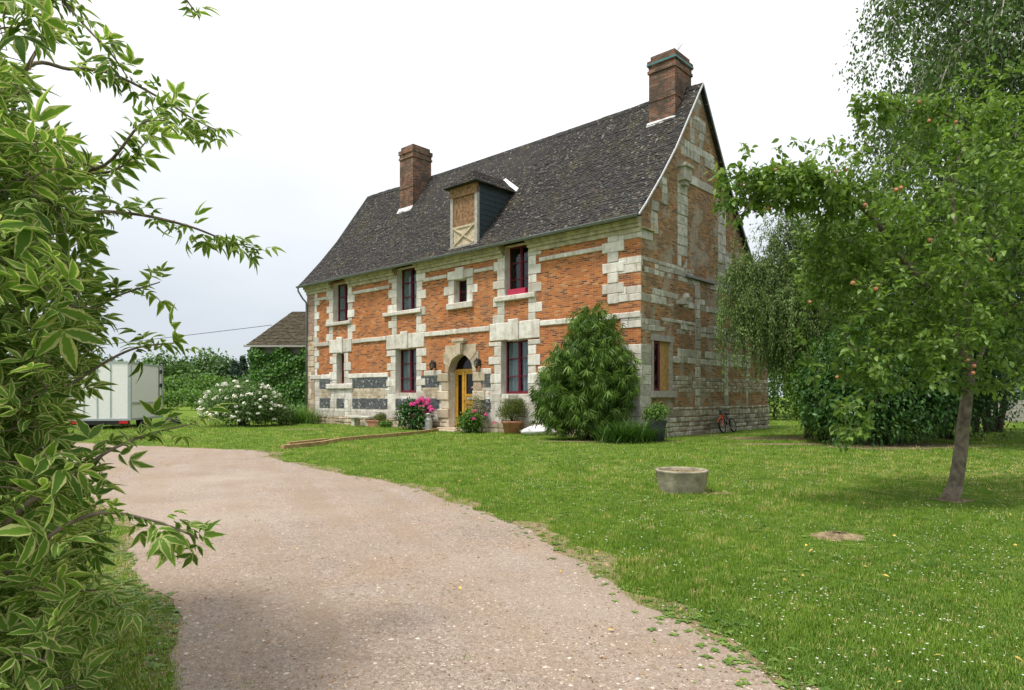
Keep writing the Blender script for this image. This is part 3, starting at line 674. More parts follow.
# gable window: timber frame, maroon casement, ochre panel
a, b, c, d_ = GW; q = MB(); F = GF
q.box(-.10, .02, a, a+.10, c+.1, d_-.13); q.box(-.10, .03, b-.13, b, c+.1, d_-.13); q.box(-.10, .04, a-.06, b+.06, d_-.13, d_+.06); q.box(-.12, .12, a-.12, b+.12, c-.1, c+.1)
gwo = q.build('gable_window', M['wood_grey'], house)
q = MB(); y_ = -.05; q.box(y_-.03, y_+.03, a+.10, a+.2, c+.1, d_-.13); q.box(y_-.03, y_+.03, a+.42, a+.52, c+.1, d_-.13); q.box(y_-.03, y_+.03, a+.2, a+.42, c+.1, c+.18); q.box(y_-.03, y_+.03, a+.2, a+.42, d_-.22, d_-.13); q.build('casement', M['maroon'], gwo)
q = MB(); q.box(y_-.005, y_+.0, a+.2, a+.42, c+.18, d_-.22); q.build('pane', M['glass_dark'], gwo)
q = MB(); q.box(-.08, -.05, a+.53, b-.131, c+.1, d_-.131); q.box(-.05, -.035, a+.56, a+.62, c+.11, d_-.14); q.build('tan_shutter', M['tan_board'], gwo)
# ================================================================ PLANTS
def at(px, py, Y): return np.array([(px-512)/665.*Y, Y, 1.3 + (396-py)/665.*Y])
def gy(py): return 864.5/(py-396)
class Plant:
    def __init__(s): s.mb = MB(); s.n = []; s.r = []; s.anc = []; s.tan = []; s.w = []
    def branch(s, pts, r0, r1, n=8, leaf=0, step=.12, reg=True, rr=.5):
        P = [np.array(p, float) for p in pts]
        L = sum(np.linalg.norm(b-a) for a, b in zip(P, P[1:])); k = max(2, int(L/step)); out = []
        Q = [2*P[0]-P[1]] + P + [2*P[-1]-P[-2]]; m = len(P)-1
        for i in range(k+1):
            t = i/k*m; j = min(int(t), m-1); u = t-j; a, b, c, d = Q[j:j+4]
            out.append(.5*((2*b)+(c-a)*u+(2*a-5*b+4*c-d)*u*u+(3*b-a-3*c+d)*u**3))
        R = [r0+(r1-r0)*i/k for i in range(k+1)]
        s.mb.tube(out, R, n, rr)
        if reg: s.n += out; s.r += R
        if leaf:
            for i in range(int(k*(1-leaf)), k+1):
                s.anc.append(out[i]); s.tan.append(out[min(i+1,k)]-out[max(i-1,0)])
        return out
    def shoots(s, T, up=.15, sag=0., r=.012, n=4, lf=.6, step=.08, bias=.6, fine=None, rmin=.0025, maxd=None, prune=None):
        T = np.array(T); root = np.array(s.n[0]); order = np.argsort(np.linalg.norm(T-root, axis=1))
        N = np.zeros((len(s.n)+len(T)*14, 3)); N[:len(s.n)] = np.array(s.n); RR = np.zeros(len(N)); RR[:len(s.r)] = s.r; c = len(s.n)
        for i in order:
            t = T[i]; dv = t-N[:c]; d = np.linalg.norm(dv, axis=1); cost = d + bias*np.maximum(0, -dv[:,2]) + .15*d*(dv[:,2] < 0)
            j = int(np.argmin(cost + (RR[:c] < .004)*.0)); p = N[j]; D = d[j]
            if D < .03 or (maxd and D > maxd): continue
            k = max(3, min(13, int(D/step))); mid = (p+t)/2 + np.array([rng.normal(0,.07*D), rng.normal(0,.07*D), up*D])
            u = np.linspace(0, 1, k+1)[:, None]; q = (1-u)**2*p + 2*u*(1-u)*mid + u*u*t; q[:,2] -= sag*D*u[:,0]**2
            q[1:-1] += rng.normal(0, .012*D, (k-1, 3))
            r0 = min(RR[j]*.75, r*(.5+D)); r0 = max(r0, rmin); R = np.linspace(r0, rmin, k+1)
            s.mb.tube([tuple(x) for x in q], list(R), n, random.random(), cap=False)
            m = min(k, len(N)-c); N[c:c+m] = q[1:1+m]; RR[c:c+m] = R[1:1+m]; c += m
            i0 = int(k*(1-lf)); 
            for a in range(max(1, i0), k+1): s.anc.append(q[a]); s.tan.append(q[min(a+1,k)]-q[a-1])
        s.n = list(N[:c]); s.r = list(RR[:c])
    def leaves(s, name, T, per, size, mat, parent, spread=.05, grav=.3, fwd=.5, reject=None, sv=.3, upn=1.0):
        A = np.repeat(np.array(s.anc), per, 0); G = nrm(np.repeat(np.array(s.tan), per, 0)); n = len(A)
        rd = nrm(rng.normal(0, 1, (n, 3))); d = nrm(rd + G*fwd + np.array([0,0,-grav])); pos = A + rng.normal(0, spread, (n,3))*.7 + d*spread*.3
        if reject is not None: k = ~reject(pos); pos = pos[k]; d = d[k]; n = len(pos)
        up = nrm(np.array([0,0,1.0])*upn + rng.normal(0, .55, (n,3)))
        sc = size*(1+rng.uniform(-sv, sv, n)); return scatter(name, T, pos, frames(d, up), sc, mat, parent)
def ell(c, r, n, shell=.35, cut=None):
    """points in an ellipsoid, denser towards its surface"""
    u = nrm(rng.normal(0,1,(n,3))); rad = (shell + (1-shell)*rng.random(n))**.6
    return np.array(c) + u*rad[:,None]*np.array(r)
def blob_leaves(name, T, c, r, n, size, mat, parent, shell=.55, grav=.4, reject=None, lumps=14, zmin=.03, sv=.35, out=.7):
    """dense bush: leaves in lumpy clumps over and through an ellipsoid volume"""
    c = np.array(c); r = np.array(r)
    LP = nrm(rng.normal(0,1,(lumps,3))); LP[:,2] = np.abs(LP[:,2])*1.1-.35; lc = c + LP*r*.62; lr = rng.uniform(.38,.6,lumps)
    k = rng.integers(0, lumps+3, n); u = nrm(rng.normal(0,1,(n,3))); rad = rng.uniform(shell, 1.05, n)
    base = np.where((k < lumps)[:,None], lc[np.minimum(k, lumps-1)], c); rr = np.where(k < lumps, lr[np.minimum(k, lumps-1)], .88)
    pos = base + u*(rad*rr)[:,None]*r; ok = pos[:,2] > zmin
    if reject is not None: ok &= ~reject(pos)
    pos = pos[ok]; u = u[ok]; n = len(pos)
    d = nrm(u*out + rng.normal(0,.6,(n,3)) + np.array([0,0,-grav])); up = nrm(u*.6 + rng.normal(0,.4,(n,3)) + np.array([0,0,.8]))
    return scatter(name, T, pos, frames(d, up), size*(1+rng.uniform(-sv,sv,n)), mat, parent)
def in_house(P, pad=.12):
    dx = P[:,0]-CORNER[0]; dy = P[:,1]-CORNER[1]; c = math.cos(-ANG); s_ = math.sin(-ANG)
    lx = dx*c-dy*s_; ly = dx*s_+dy*c; return (lx < pad) & (lx > -LEN-.5) & (ly > -pad) & (ly < DEP+1)
FM = {}
FM['elder'] = foliage('variegated_elder_leaf', (.022,.075,.012), (.21,.37,.05), .5, .55, margin=(.60,.62,.27), spec=.2)
FM['apple'] = foliage('apple_leaf', (.04,.11,.016), (.27,.40,.075), .42, .42)
FM['birch'] = foliage('birch_leaf', (.03,.075,.018), (.16,.26,.065), .35, .5)
FM['weep'] = foliage('grey_green_leaf', (.055,.105,.028), (.24,.35,.10), .35, .55)
FM['darkshrub'] = foliage('dark_shrub_leaf', (.014,.05,.012), (.085,.20,.04), .25, .42)
FM['mid'] = foliage('mid_green_leaf', (.045,.11,.015), (.18,.33,.05), .35, .45)
FM['bright'] = foliage('bright_green_leaf', (.08,.19,.02), (.26,.42,.05), .4, .45)
FM['bamboo'] = foliage('willowy_leaf', (.02,.06,.010), (.19,.32,.05), .35, .45)
FM['weed'] = foliage('weed_leaf', (.04,.11,.012), (.22,.34,.06), .25, .5)
FM['strap'] = foliage('strap_leaf', (.02,.06,.012), (.12,.24,.04), .25, .45)
FM['ivy'] = foliage('ivy_leaf', (.02,.075,.01), (.11,.26,.03), .3, .4)
FM['rose'] = foliage('rose_bush_leaf', (.04,.09,.02), (.16,.27,.07), .25, .45)
FM['box'] = foliage('olive_shrub_leaf', (.06,.09,.015), (.20,.24,.045), .3, .5)
FM['grey'] = foliage('dull_rose_leaf', (.09,.11,.05), (.22,.22,.11), .3, .6)
FM['far1'] = foliage('far_tree_leaf', (.04,.095,.02), (.15,.27,.06), .3, .6)
FM['far2'] = foliage('far_oak_leaf', (.03,.07,.025), (.10,.19,.05), .25, .6)
FM['far3'] = foliage('far_conifer_leaf', (.010,.028,.016), (.03,.07,.035), .15, .6)
FM['blade'] = foliage('grass_blade', (.05,.14,.012), (.31,.46,.055), .34, .5, tip=(.58,.50,.2))
# ---------------------------------------------------------------- variegated elder, front left
elder = empty('elder_shrub', (-2.75, 2.9, 0), 0, 'big variegated elder shrub with cream-edged leaves beside the gravel drive', 'shrub')
pe = Plant(); B0 = np.array([-2.75, 2.9, 0.])
def rel(P): return P
stems = [[B0, (-2.6,2.9,1.0), (-2.3,2.95,1.9), at(20,80,2.9), at(71,69,3.0), at(112,74,3.05), at(160,98,3.1), at(190,117,3.15), at(216,130,3.2)],
         [B0+(.1,.1,0), (-2.5,3.1,1.2), at(-10,190,3.0), at(60,175,2.9), at(115,170,2.8), at(150,138,2.8)],
         [at(60,175,2.9), at(105,165,2.6), at(140,125,2.5), at(165,120,2.5)],
         [at(20,80,2.9), at(40,45,2.7), at(55,25,2.6)],
         [at(-10,60,2.9), at(15,30,2.6), at(30,15,2.5)],
         [B0+(0,-.1,0), (-2.4,2.7,.9), at(20,250,2.6), at(80,215,2.8), at(134,214,3.0), at(188,226,3.15), at(225,240,3.2), at(258,250,3.25)],
         [B0+(.1,0,0), (-2.3,2.8,.7), at(20,400,2.5), at(60,340,2.6), at(110,300,2.7), at(160,282,2.8)],
         [B0+(0,.1,0), (-2.2,2.6,.6), at(10,430,2.4), at(70,385,2.5), at(130,350,2.6), at(183,342,2.65)],
         [B0+(.1,-.1,0), (-2.2,2.5,.4), at(10,520,2.2), at(70,480,2.25), at(107,452,2.3), at(150,434,2.35), at(192,424,2.4)],
         [B0+(.15,-.1,0), (-2.2,2.5,.3), at(20,560,2.2), at(90,515,2.2), at(150,520,2.2), at(198,538,2.25)],
         [B0+(.15,.1,0), (-2.2,2.7,.25), at(40,610,2.5), at(90,590,2.5), at(125,610,2.5)],
         [B0, (-2.9,3.1,1.3), at(-40,20,3.2), at(20,10,3.1), at(70,-10,3.1)],
         [at(40,-30,3.2), at(66,4,3.1), at(86,27,3.05), at(112,55,3.0), at(128,78,3.1)],
         [at(140,-60,3.3), at(175,-15,3.2), at(200,18,3.2)],
         [B0, (-2.7,2.4,.8), at(-60,300,2.3), at(0,200,2.3), at(60,150,2.5)]]
for i, sp in enumerate(stems):
    out = pe.branch(sp, .013 if len(sp) > 5 else .009, .0025, 6, leaf=.5 if i in (0, 2, 10) else .62, step=.055)
n_main = len(pe.anc)
bound = [(0,15),(35,20),(60,48),(90,45),(120,15),(150,75),(180,90),(210,112),(250,90),(280,100),(320,110),(350,105),(375,75),(400,55),(440,62),(470,90),(500,110),(540,115),(560,95),(600,90),(650,85),(700,95)]
TT = []
while len(TT) < 1500:
    py = rng.uniform(-30, 720); mx = np.interp(py, [a for a, _ in bound], [b for _, b in bound]); px = rng.uniform(-140, mx-8)
    if py < 120 and rng.random() < .4: continue
    Yd = rng.uniform(2.1, 3.7) if px < 70 else rng.uniform(2.4, 3.2)
    p = at(px, py, Yd)
    if p[2] > .06: TT.append(p)
pe.shoots(TT, up=.12, sag=.12, r=.008, n=4, lf=.55, step=.07, bias=.3, rmin=.0022)
def pxof(p): return 512+665*p[0]/p[1], 396-665*(p[2]-1.3)/p[1]
ka = []
for i, a in enumerate(pe.anc):
    x_, y_ = pxof(a); ka.append(not (84 < x_ < 168 and 350 < y_ < 424) and not (i >= n_main and ((x_ > 85 and rng.random() < .4) or (x_ > 40 and rng.random() < .2) or (y_ < 62 and rng.random() < .6) or (14 < x_ and 88 < y_ < 122 and rng.random() < .88) or (30 < x_ and 250 < y_ < 262 and rng.random() < .5) or (y_ < 260 and rng.random() < .25))))
pe.tan = [t for t, k in zip(pe.tan, ka) if k]; pe.anc = [a for a, k in zip(pe.anc, ka) if k]
eT = pinnate(2); eT2 = pinnate(2, leaf_T(.62, .24, 6, .35, .5, .75, .08)); eT3 = pinnate(2, leaf_T(.62, .19, 6, .5, .15, .85, .05))
n_anc = len(pe.anc)
keep = (rng.random(n_anc) < min(1, 10500/n_anc)) | (np.arange(n_anc) < n_main); pe.anc = [a for a, k in zip(pe.anc, keep) if k]; pe.tan = [a for a, k in zip(pe.tan, keep) if k]
def eshift(o): o.location = -np.array(elder.location) ; return o
eshift(pe.mb.build('stems', M['bark'], elder, True))
A = np.array(pe.anc); h_ = rng.random(len(A)) < .5
pc = np.array([pxof(a)[0] for a in pe.anc]); far_ = pc > 75; AN, TN = np.array(pe.anc), np.array(pe.tan)
VV, FF2, RR2, LL2, nn0 = [], [], [], [], 0
for msk, sz_, T_e, gr in ((far_ & (rng.random(len(pc)) < .5), .108, eT, -.25), (far_ & (rng.random(len(pc)) < .7), .092, eT2, .05), (~far_ & (rng.random(len(pc)) < .4), .15, eT, .1), (~far_ & (rng.random(len(pc)) < .8), .115, eT3, .1)):
    A2, T2 = AN[msk], TN[msk]; n_ = len(A2); d = nrm(nrm(rng.normal(0,1,(n_,3))) + nrm(T2)*.8 + np.array([0,0,-gr])); p_ = A2 + rng.normal(0,.012,(n_,3))
    R_e = frames(d, nrm(np.array([0,0,1.])+rng.normal(0,.5,(n_,3)))); sc_ = sz_*(1+rng.uniform(-.45,.4,n_))
    V_ = np.einsum('nij,nvj->nvi', R_e, T_e[0][None]*sc_[:,None,None]) + p_[:,None,:]; VV.append(V_.reshape(-1,3)); FF2.append((T_e[1][None]+(np.arange(n_)*len(T_e[0]))[:,None,None]).reshape(-1,4)+nn0); nn0 += n_*len(T_e[0])
    RR2.append((rng.random(n_)[:,None]*.7 + T_e[2][None,:,2]*.3).reshape(-1)); LL2.append(np.tile(T_e[2], (n_,1)))
eshift(npmesh('foliage', np.concatenate(VV), np.concatenate(FF2), FM['elder'], elder, np.concatenate(RR2), np.concatenate(LL2)))
# ---------------------------------------------------------------- apple tree
def tree_root(name, loc, label, cat='tree', group=None): return empty(name, tuple(loc), 0, label, cat, group)
def off(o, root): o.location = -np.array(root.location); return o
AX, AY = 5.50, 8.3
apple = tree_root('apple_tree', (AX, AY, 0), 'leaning apple tree with small pink apples on the right of the lawn')
pa = Plant(); top = at(970, 372, 8.3)
pa.branch([(AX-.03,AY,-.05), at(958,470,8.3), at(964,420,8.3), top], .088, .062, 14, rr=.5)
pa.mb.tube([(AX-.03,AY,-.05),(AX-.03,AY,.03),at(956,485,8.3)], [.125,.10,.088], 14)
limbs = [[top, at(945,310,8.2), at(905,262,7.9), at(870,215,7.7), at(823,178,7.5), at(787,168,7.4), at(765,172,7.35), at(747,208,7.3), at(732,222,7.3)],
         [top, at(966,290,8.4), at(955,215,8.5), at(954,170,8.6), at(975,134,8.7), at(995,118,8.8)],
         [at(975,134,8.7), at(940,112,8.6), at(905,112,8.5), at(880,98,8.4), at(856,98,8.4)],
         [top, at(935,350,8.0), at(900,340,7.8), at(875,350,7.7)],
         [top, at(1000,320,8.2), at(1035,300,8.0), at(1080,330,7.9)],
         [at(966,290,8.4), at(1000,230,8.6), at(1040,190,8.8), at(1080,180,9)],
         [top, at(945,345,7.9), at(925,330,7.6)],
         [top, at(985,340,8.9), at(960,280,9.5), at(900,260,10.), at(850,250,10.2)],
         [at(905,262,7.9), at(880,240,8.0), at(850,260,8.1), at(815,300,8.1)],
         [at(870,215,7.7), at(880,170,7.9), at(865,140,8.0)]]
for i, L_ in enumerate(limbs):
    r0 = .045 if i in (0,1) else (.016 if i in (3,4,7) else .013); pa.branch(L_, r0, .005, 8, leaf=.5 if i in (0,2,3,9) else .3, step=.1)
TT = np.concatenate([ell(at(1030,120,8.9), (.9,.9,.9), 170), ell(at(780,180,7.4), (.5,.3,.17), 90), ell(at(900,250,9.0), (1.3,.8,1.0), 260), ell(at(900,270,8.0), (1.0,1.1,.9), 300), ell(at(960,230,8.3), (1.0,1.2,1.3), 320), ell(at(1020,260,8.3), (.9,1.1,1.3), 250), ell(at(890,350,7.8), (.65,.7,.65), 180),
     ell(at(860,225,7.8), (.7,.6,.45), 150), ell(at(785,195,7.4), (.55,.35,.22), 85), ell(at(825,195,7.5), (.4,.35,.28), 60), ell(at(735,190,7.35), (.14,.2,.28), 26), ell(at(722,200,7.3), (.05,.15,.2), 8),
     ell(at(800,190,7.5), (.7,.35,.20), 40), ell(at(905,112,8.5), (.65,.4,.22), 75), ell(at(960,130,8.6), (.5,.6,.45), 110), ell(at(868,105,8.4), (.25,.3,.12), 18), ell(at(1000,140,8.8), (.6,.6,.5), 90),
     ell(at(850,420,7.5), (.2,.3,.35), 30), ell(at(1010,380,8.0), (.7,.7,.45), 110), ell(at(935,330,7.6), (.6,.7,.4), 110), ell(at(830,260,8.1), (.45,.45,.5), 90)])
TT = np.concatenate([TT, ell(at(900,230,8.0), (1.35,1.0,1.25), 110, shell=.9), ell(at(800,175,7.4), (.95,.4,.42), 60, shell=.8), ell(at(980,200,8.5), (1.1,1.,1.75), 90, shell=.9), ell(at(880,330,7.7), (.95,.7,1.2), 90, shell=.85)])
TT = TT[~((TT[:,2] < 1.35) & (TT[:,0] > 4.2))]
pa.shoots(TT, up=.18, sag=.05, r=.014, n=4, lf=.7, step=.055, bias=.4, rmin=.0022)
print('apple anchors', len(pa.anc))
aT = leaf_T(1, .56, 3, .25, .3, .8)
off(pa.mb.build('trunk', M['bark'], apple, True), apple)
kA = rng.random(len(pa.anc)) < min(1, 14500/len(pa.anc)); pa.anc = [a for a, k in zip(pa.anc, kA) if k]; pa.tan = [a for a, k in zip(pa.tan, kA) if k]
off(pa.leaves('crown', aT, 3, .074, FM['apple'], apple, .04, .3, .4), apple)
af = MB(); af.lathe([(0,.017),(.009,.022),(.020,.017),(.024,.0),(.020,-.017),(.010,-.023),(0,-.020)], n=12); af.tube([(0,0,.02),(.004,0,.05)], .002, 4); ame = None
spots = [(775,170),(836,172),(845,170),(741,184),(768,208),(865,205),(896,190),(901,188),(919,102),(929,121),(956,122),(853,283),(810,302),(876,289),(991,260),(837,377),(968,360),(974,366),(973,373),(930,240)]
for i, (px, py) in enumerate(spots):
    Yd = 7.25 if px < 850 else (7.9 if py < 180 else 7.1)
    if i == 0: o = af.build('apple', M['apple'], apple, True)
    else: o = bpy.data.objects['apple'].copy(); COL.objects.link(o); o.parent = apple
    o.location = Vector(at(px, py, Yd)) - apple.location; o.rotation_euler = (random.uniform(-.4,.4), random.uniform(-.4,.4), 0); o.scale = [random.uniform(.7,1.0)]*3
# ---------------------------------------------------------------- birch (weeping, tall) behind
birch = tree_root('birch_tree', (14.0, 17.2, 0), 'tall weeping birch filling the upper right corner behind the apple tree')
pb = Plant(); pb.branch([(14.0,17.2,-.1),(14.0,17,3),(14.2,16.9,6),(14.2,17,9),(14.0,17,12),(14.,17,14)], .24, .04, 12, step=.3)
for k in range(52):
    z = 3.6 + 10*k/52; a = k*2.4; L_ = (5.3 - 2.0*abs(z-8.5)/7)*random.uniform(.7,1.05); ca, sa = math.cos(a), math.sin(a)
    pb.branch([(14.1,17,z), (14.1+ca*L_*.45,17+sa*L_*.45,z+L_*.35), (14.1+ca*L_*.8,17+sa*L_*.8,z+L_*.25), (14.1+ca*L_,17+sa*L_,z-L_*.15)], .05, .012, 5, step=.25)
NN = np.array(pb.n); far = NN[(NN[:,2] > 3.5) & (np.hypot(NN[:,0]-14.1, NN[:,1]-17) > .8)]
for k in range(4200):
    p = far[rng.integers(len(far))] + rng.normal(0,.35,3); L_ = rng.uniform(.3, 1.3)**1.0; dr2 = nrm(rng.normal(0,1,3)*np.array([1,1,.2]))*.35
    m = max(2, int(L_/.11)); q = [p + dr2*math.sin(min(1, i/m*1.4)*PI/2) + np.array([0,0,-L_*(i/m)**1.25]) + rng.normal(0,.015,3) for i in range(m+1)]
    if q[-1][2] < 2.6: continue
    pb.mb.tube([tuple(x) for x in q[::3]], .005, 3, cap=False)
    for i in range(1, m+1): pb.anc.append(q[i]); pb.tan.append(q[i]-q[i-1])
off(pb.mb.build('trunk', M['bark_birch'], birch, True), birch)
bT = leaf_T(1, .66, 2, .2, .2, .7)
kk = rng.random(len(pb.anc)) < min(1, 52000/len(pb.anc)); pb.anc = [a for a, k in zip(pb.anc, kk) if k]; pb.tan = [a for a, k in zip(pb.tan, kk) if k]
off(pb.leaves('crown', bT, 5, .10, FM['birch'], birch, .18, .8, .3, sv=.4), birch)
# ---------------------------------------------------------------- weeping grey-green tree by the gable
wt = tree_root('weeping_tree', (9.2, 20.6, 0), 'grey-green weeping tree drooping in front of the stone gable')
pw = Plant(); pw.branch([(9.2,20.6,-.1),(9.1,20.5,1.5),(8.9,20.5,3.0),(8.7,20.6,4.4)], .13, .05, 10, step=.2)
for L_ in ([(9.0,20.5,2.6),(8.3,20.2,4.2),(7.4,20.0,5.1),(6.8,19.9,4.9)], [(8.9,20.5,3),(8.9,20.5,4.8),(8.7,20.4,6.0),(8.6,20.4,6.6)], [(8.8,20.5,3.5),(9.4,20.3,4.9),(10.0,20.2,5.3),(10.6,20.,5.0)],
           [(8.9,20.5,3.),(7.9,19.9,3.9),(7.1,19.5,4.1),(6.7,19.3,3.6)], [(8.7,20.6,4.4),(8.3,20.6,5.6),(8.1,20.5,6.3)], [(8.7,20.5,4.2),(9.2,20.4,5.6),(9.6,20.4,6.1)], [(9.0,20.5,2.8),(9.6,19.8,3.8),(10.1,19.4,3.7)], [(8.9,20.5,3.2),(8.5,19.7,4.3),(8.2,19.2,4.2)]):
    pw.branch(L_, .035, .008, 5, leaf=.3, step=.12)
NN = np.array(pw.n); far = NN[NN[:,2] > 3.2]
for k in range(1500):
    p = far[rng.integers(len(far))] + rng.normal(0,.30,3); L_ = rng.uniform(.5, 1.9); a = rng.normal(0,1,3)*np.array([1,1,.1]); dr2 = nrm(a)*.4
    if p[2] > 5.6: L_ *= .45
    m = max(2, int(L_/.06)); q = [p + dr2*math.sin(min(1, i/m*1.3)*PI/2) + np.array([0,0,.25*math.sin(i/m*PI)-L_*(i/m)**1.3]) for i in range(m+1)]
    if q[-1][2] < 1.1 + rng.random()*.8: continue
    pw.mb.tube([tuple(x) for x in q[::3]], .004, 3, cap=False)
    for i in range(1, m+1): pw.anc.append(q[i]); pw.tan.append(q[i]-q[i-1])
off(pw.mb.build('trunk', M['bark_dark'], wt, True), wt)
wT = leaf_T(1, .42, 2, .25, .2, .8)
kk = rng.random(len(pw.anc)) < min(1, 26000/len(pw.anc)); pw.anc = [a for a, k in zip(pw.anc, kk) if k]; pw.tan = [a for a, k in zip(pw.tan, kk) if k]
off(pw.leaves('crown', wT, 4, .08, FM['weep'], wt, .06, .7, .8, reject=in_house), wt)
# ---------------------------------------------------------------- bushes
sT = leaf_T(1, .5, 2, .25, .25, .8)
def bush(name, loc, r, n, size, mat, label, T=None, stems=9, parent_cat='shrub', group=None, bark='bark_dark', lift=.0, reject=None, **k):
    root = empty(name, loc, 0, label, parent_cat, group)
    s_ = MB()
    for i in range(stems):
        a = random.uniform(0, 2*PI); q = random.uniform(.2,.8); s_.tube([(random.uniform(-.1,.1)*r[0], random.uniform(-.1,.1)*r[1], -.02), (math.cos(a)*r[0]*q*.4, math.sin(a)*r[1]*q*.4, r[2]*.6), (math.cos(a)*r[0]*q, math.sin(a)*r[1]*q, r[2]*random.uniform(1.0,1.5))], [.03*min(1,r[2])+.004, .015*min(1, r[2])+.002, .004], 5)
    s_.build('stems', M[bark], root, True)
    rj = (lambda P: reject(P + np.array(loc))) if reject else None
    blob_leaves('foliage', T or sT, (0,0,r[2]*(.74+lift)), r, n, size, FM[mat], root, reject=rj, **k); return root
bush('dark_shrub', (9.9, 17.9, 0), (2.3,1.4,2.2), 30000, .125, 'darkshrub', 'broad dark green shrub reaching the ground behind the apple tree', lumps=22)
bush('dark_shrub', (13.1, 20.0, 0), (1.9,1.4,2.2), 15000, .11, 'darkshrub', 'taller dark green shrub at the back, behind the apple trunk', lumps=18)
bush('bright_shrub', (9.1, 19.4, 0), (1.2,.9,1.9), 9000, .09, 'bright', 'fresh light green shrub between weeping tree and dark shrub', lumps=12)
bg = tree_root('broadleaf_tree', (10.6, 21.5, 0), 'green broadleaf tree standing between the weeping tree and the birch')
pg = Plant(); pg.branch([(10.6,21.5,-.1),(10.5,21.5,2.5),(10.3,21.4,5)], .16, .06, 10, step=.2)
pg.shoots(np.concatenate([ell((10.6,21.3,5.6),(1.9,1.6,1.7),380), ell((9.8,21.0,4.0),(1.5,1.2,1.4),180), ell((12.6,21.5,5.0),(1.8,1.5,2.2),300), ell((15.0,22.,5.4),(2.6,1.5,3.0),520), ell((18.5,23.,6.),(2.6,1.5,3.4),420)]), up=.2, r=.03, lf=.7, step=.12)
off(pg.mb.build('trunk', M['bark_dark'], bg, True), bg); off(pg.leaves('crown', sT, 7, .13, FM['mid'], bg, .12, .4, .3), bg)
# multi-stemmed tree at the far right with dark stems
mt = tree_root('multi_stemmed_tree', (17.3, 24.0, 0), 'dark multi-stemmed tree at the back right, in front of the grey fence')
pm = Plant()
for k in range(9):
    a = k*.75; x0 = 17.3 + random.uniform(-.9,.9); y0 = 24+random.uniform(-.5,.5)
    pm.branch([(x0,y0,-.1),(x0+math.cos(a)*.3,y0,1.2),(x0+math.cos(a)*.9,y0+math.sin(a)*.6,2.6),(x0+math.cos(a)*1.4,y0+math.sin(a),4)], .10, .03, 7, step=.2)
pm.shoots(np.concatenate([ell((17.2,24,4.4),(3.0,2,2.4),420), ell((16.6,23.6,2.0),(1.6,1,1.0),50)]), up=.2, r=.03, lf=.7, step=.14)
off(pm.mb.build('trunk', M['bark_dark'], mt, True), mt); off(pm.leaves('crown', sT, 7, .14, FM['mid'], mt, .14, .4, .3), mt)
# bamboo-like bush at the front wall
bbT = join_T([(leaf_T(1, .13, 3, .2, .45, .8), rotm(rz_, rx_), (0,.1*k,0), 1 - .08*k, random.random()) for k, (rz_, rx_) in enumerate([(-.6,-.2),(.5,-.35),(0,-.1),(-.25,-.5),(.8,-.1)])])
bb = empty('willowy_shrub', (2.35, 19.75, 0), 0, 'tall narrow-leaved green shrub against the front wall, left of its corner', 'shrub')
pq = Plant(); pq.n = [np.array([2.35,19.75,0.])]; pq.r = [.03]
for k in range(46):
    a = rng.uniform(0, 2*PI); R_ = math.sqrt(rng.random()); h = (4.35 - 2.0*R_**1.6)*rng.uniform(.62,1.0); ex, ey = 1.35*R_*math.cos(a), 1.0*R_*math.sin(a)
    p = [(2.35+ex*.12, 19.75+ey*.12, 0), (2.35+ex*.35, 19.75+ey*.35, h*.55), (2.35+ex*.7, 19.75+ey*.7, h*.9), (2.35+ex*1.05, 19.75+ey*1.05, h)]
    pq.branch(p, .012, .003, 4, leaf=.75, step=.1)
pq.anc = [a for a in pq.anc if a[2] > .5]; pq.tan = pq.tan[:len(pq.anc)]
pq.shoots(np.concatenate([ell((2.2,19.7,1.6),(1.45,.95,1.5),330), ell((2.4,19.75,3.1),(.7,.6,1.05),80), ell((1.4,19.8,1.2),(.7,.6,.9),70), ell((3.0,19.7,2.2),(.7,.5,1.0),50)]), up=.1, sag=.25, r=.006, lf=.7, step=.1)
ok = [i for i in range(min(len(pq.anc), len(pq.tan))) if pq.anc[i][2] > .35]; pq.anc = [pq.anc[i] for i in ok]; pq.tan = [pq.tan[i] for i in ok]
print('willowy anchors', len(pq.anc))
off(pq.mb.build('stems', M['bark_dark'], bb), bb)
off(pq.leaves('foliage', bbT, 3, .25, FM['bamboo'], bb, .15, 1.3, .3, reject=lambda P: in_house(P, .03) | (P[:,2] < .2)), bb)
# strap-leaved clumps
def clump(name, loc, n, h, w, mat, label, cat='plant', group=None, rad=.12):
    root = empty(name, loc, 0, label, cat, group)
    T = leaf_T(1, w, 6, .25, .62, .55); a = rng.uniform(0, 2*PI, n); tl = rng.uniform(.1,.75,n); d = np.stack([np.cos(a)*tl, np.sin(a)*tl, np.ones(n)], -1)
    pos = np.stack([rng.normal(0,rad,n), rng.normal(0,rad,n), np.zeros(n)], -1)
    scatter('leaves', T, pos, frames(d, -np.stack([np.cos(a), np.sin(a), -np.ones(n)*.2], -1)), h*rng.uniform(.6,1.1,n), FM[mat], root); return root
g = 'strap-leaved clumps below the tall front shrub'
for i, (px, Yd, hh) in enumerate([(612,18.6,.75), (628,18.5,.85), (643,18.9,.8)]):
    clump('strap_leaved_plant', ((px-512)/665*Yd, Yd, 0), 330, hh*1.0, .035, 'strap', ['leftmost strap-leaved green clump under the tall front shrub', 'middle strap-leaved green clump under the tall front shrub', 'strap-leaved green clump against the dark barrel planter'][i], group=g, rad=.2)
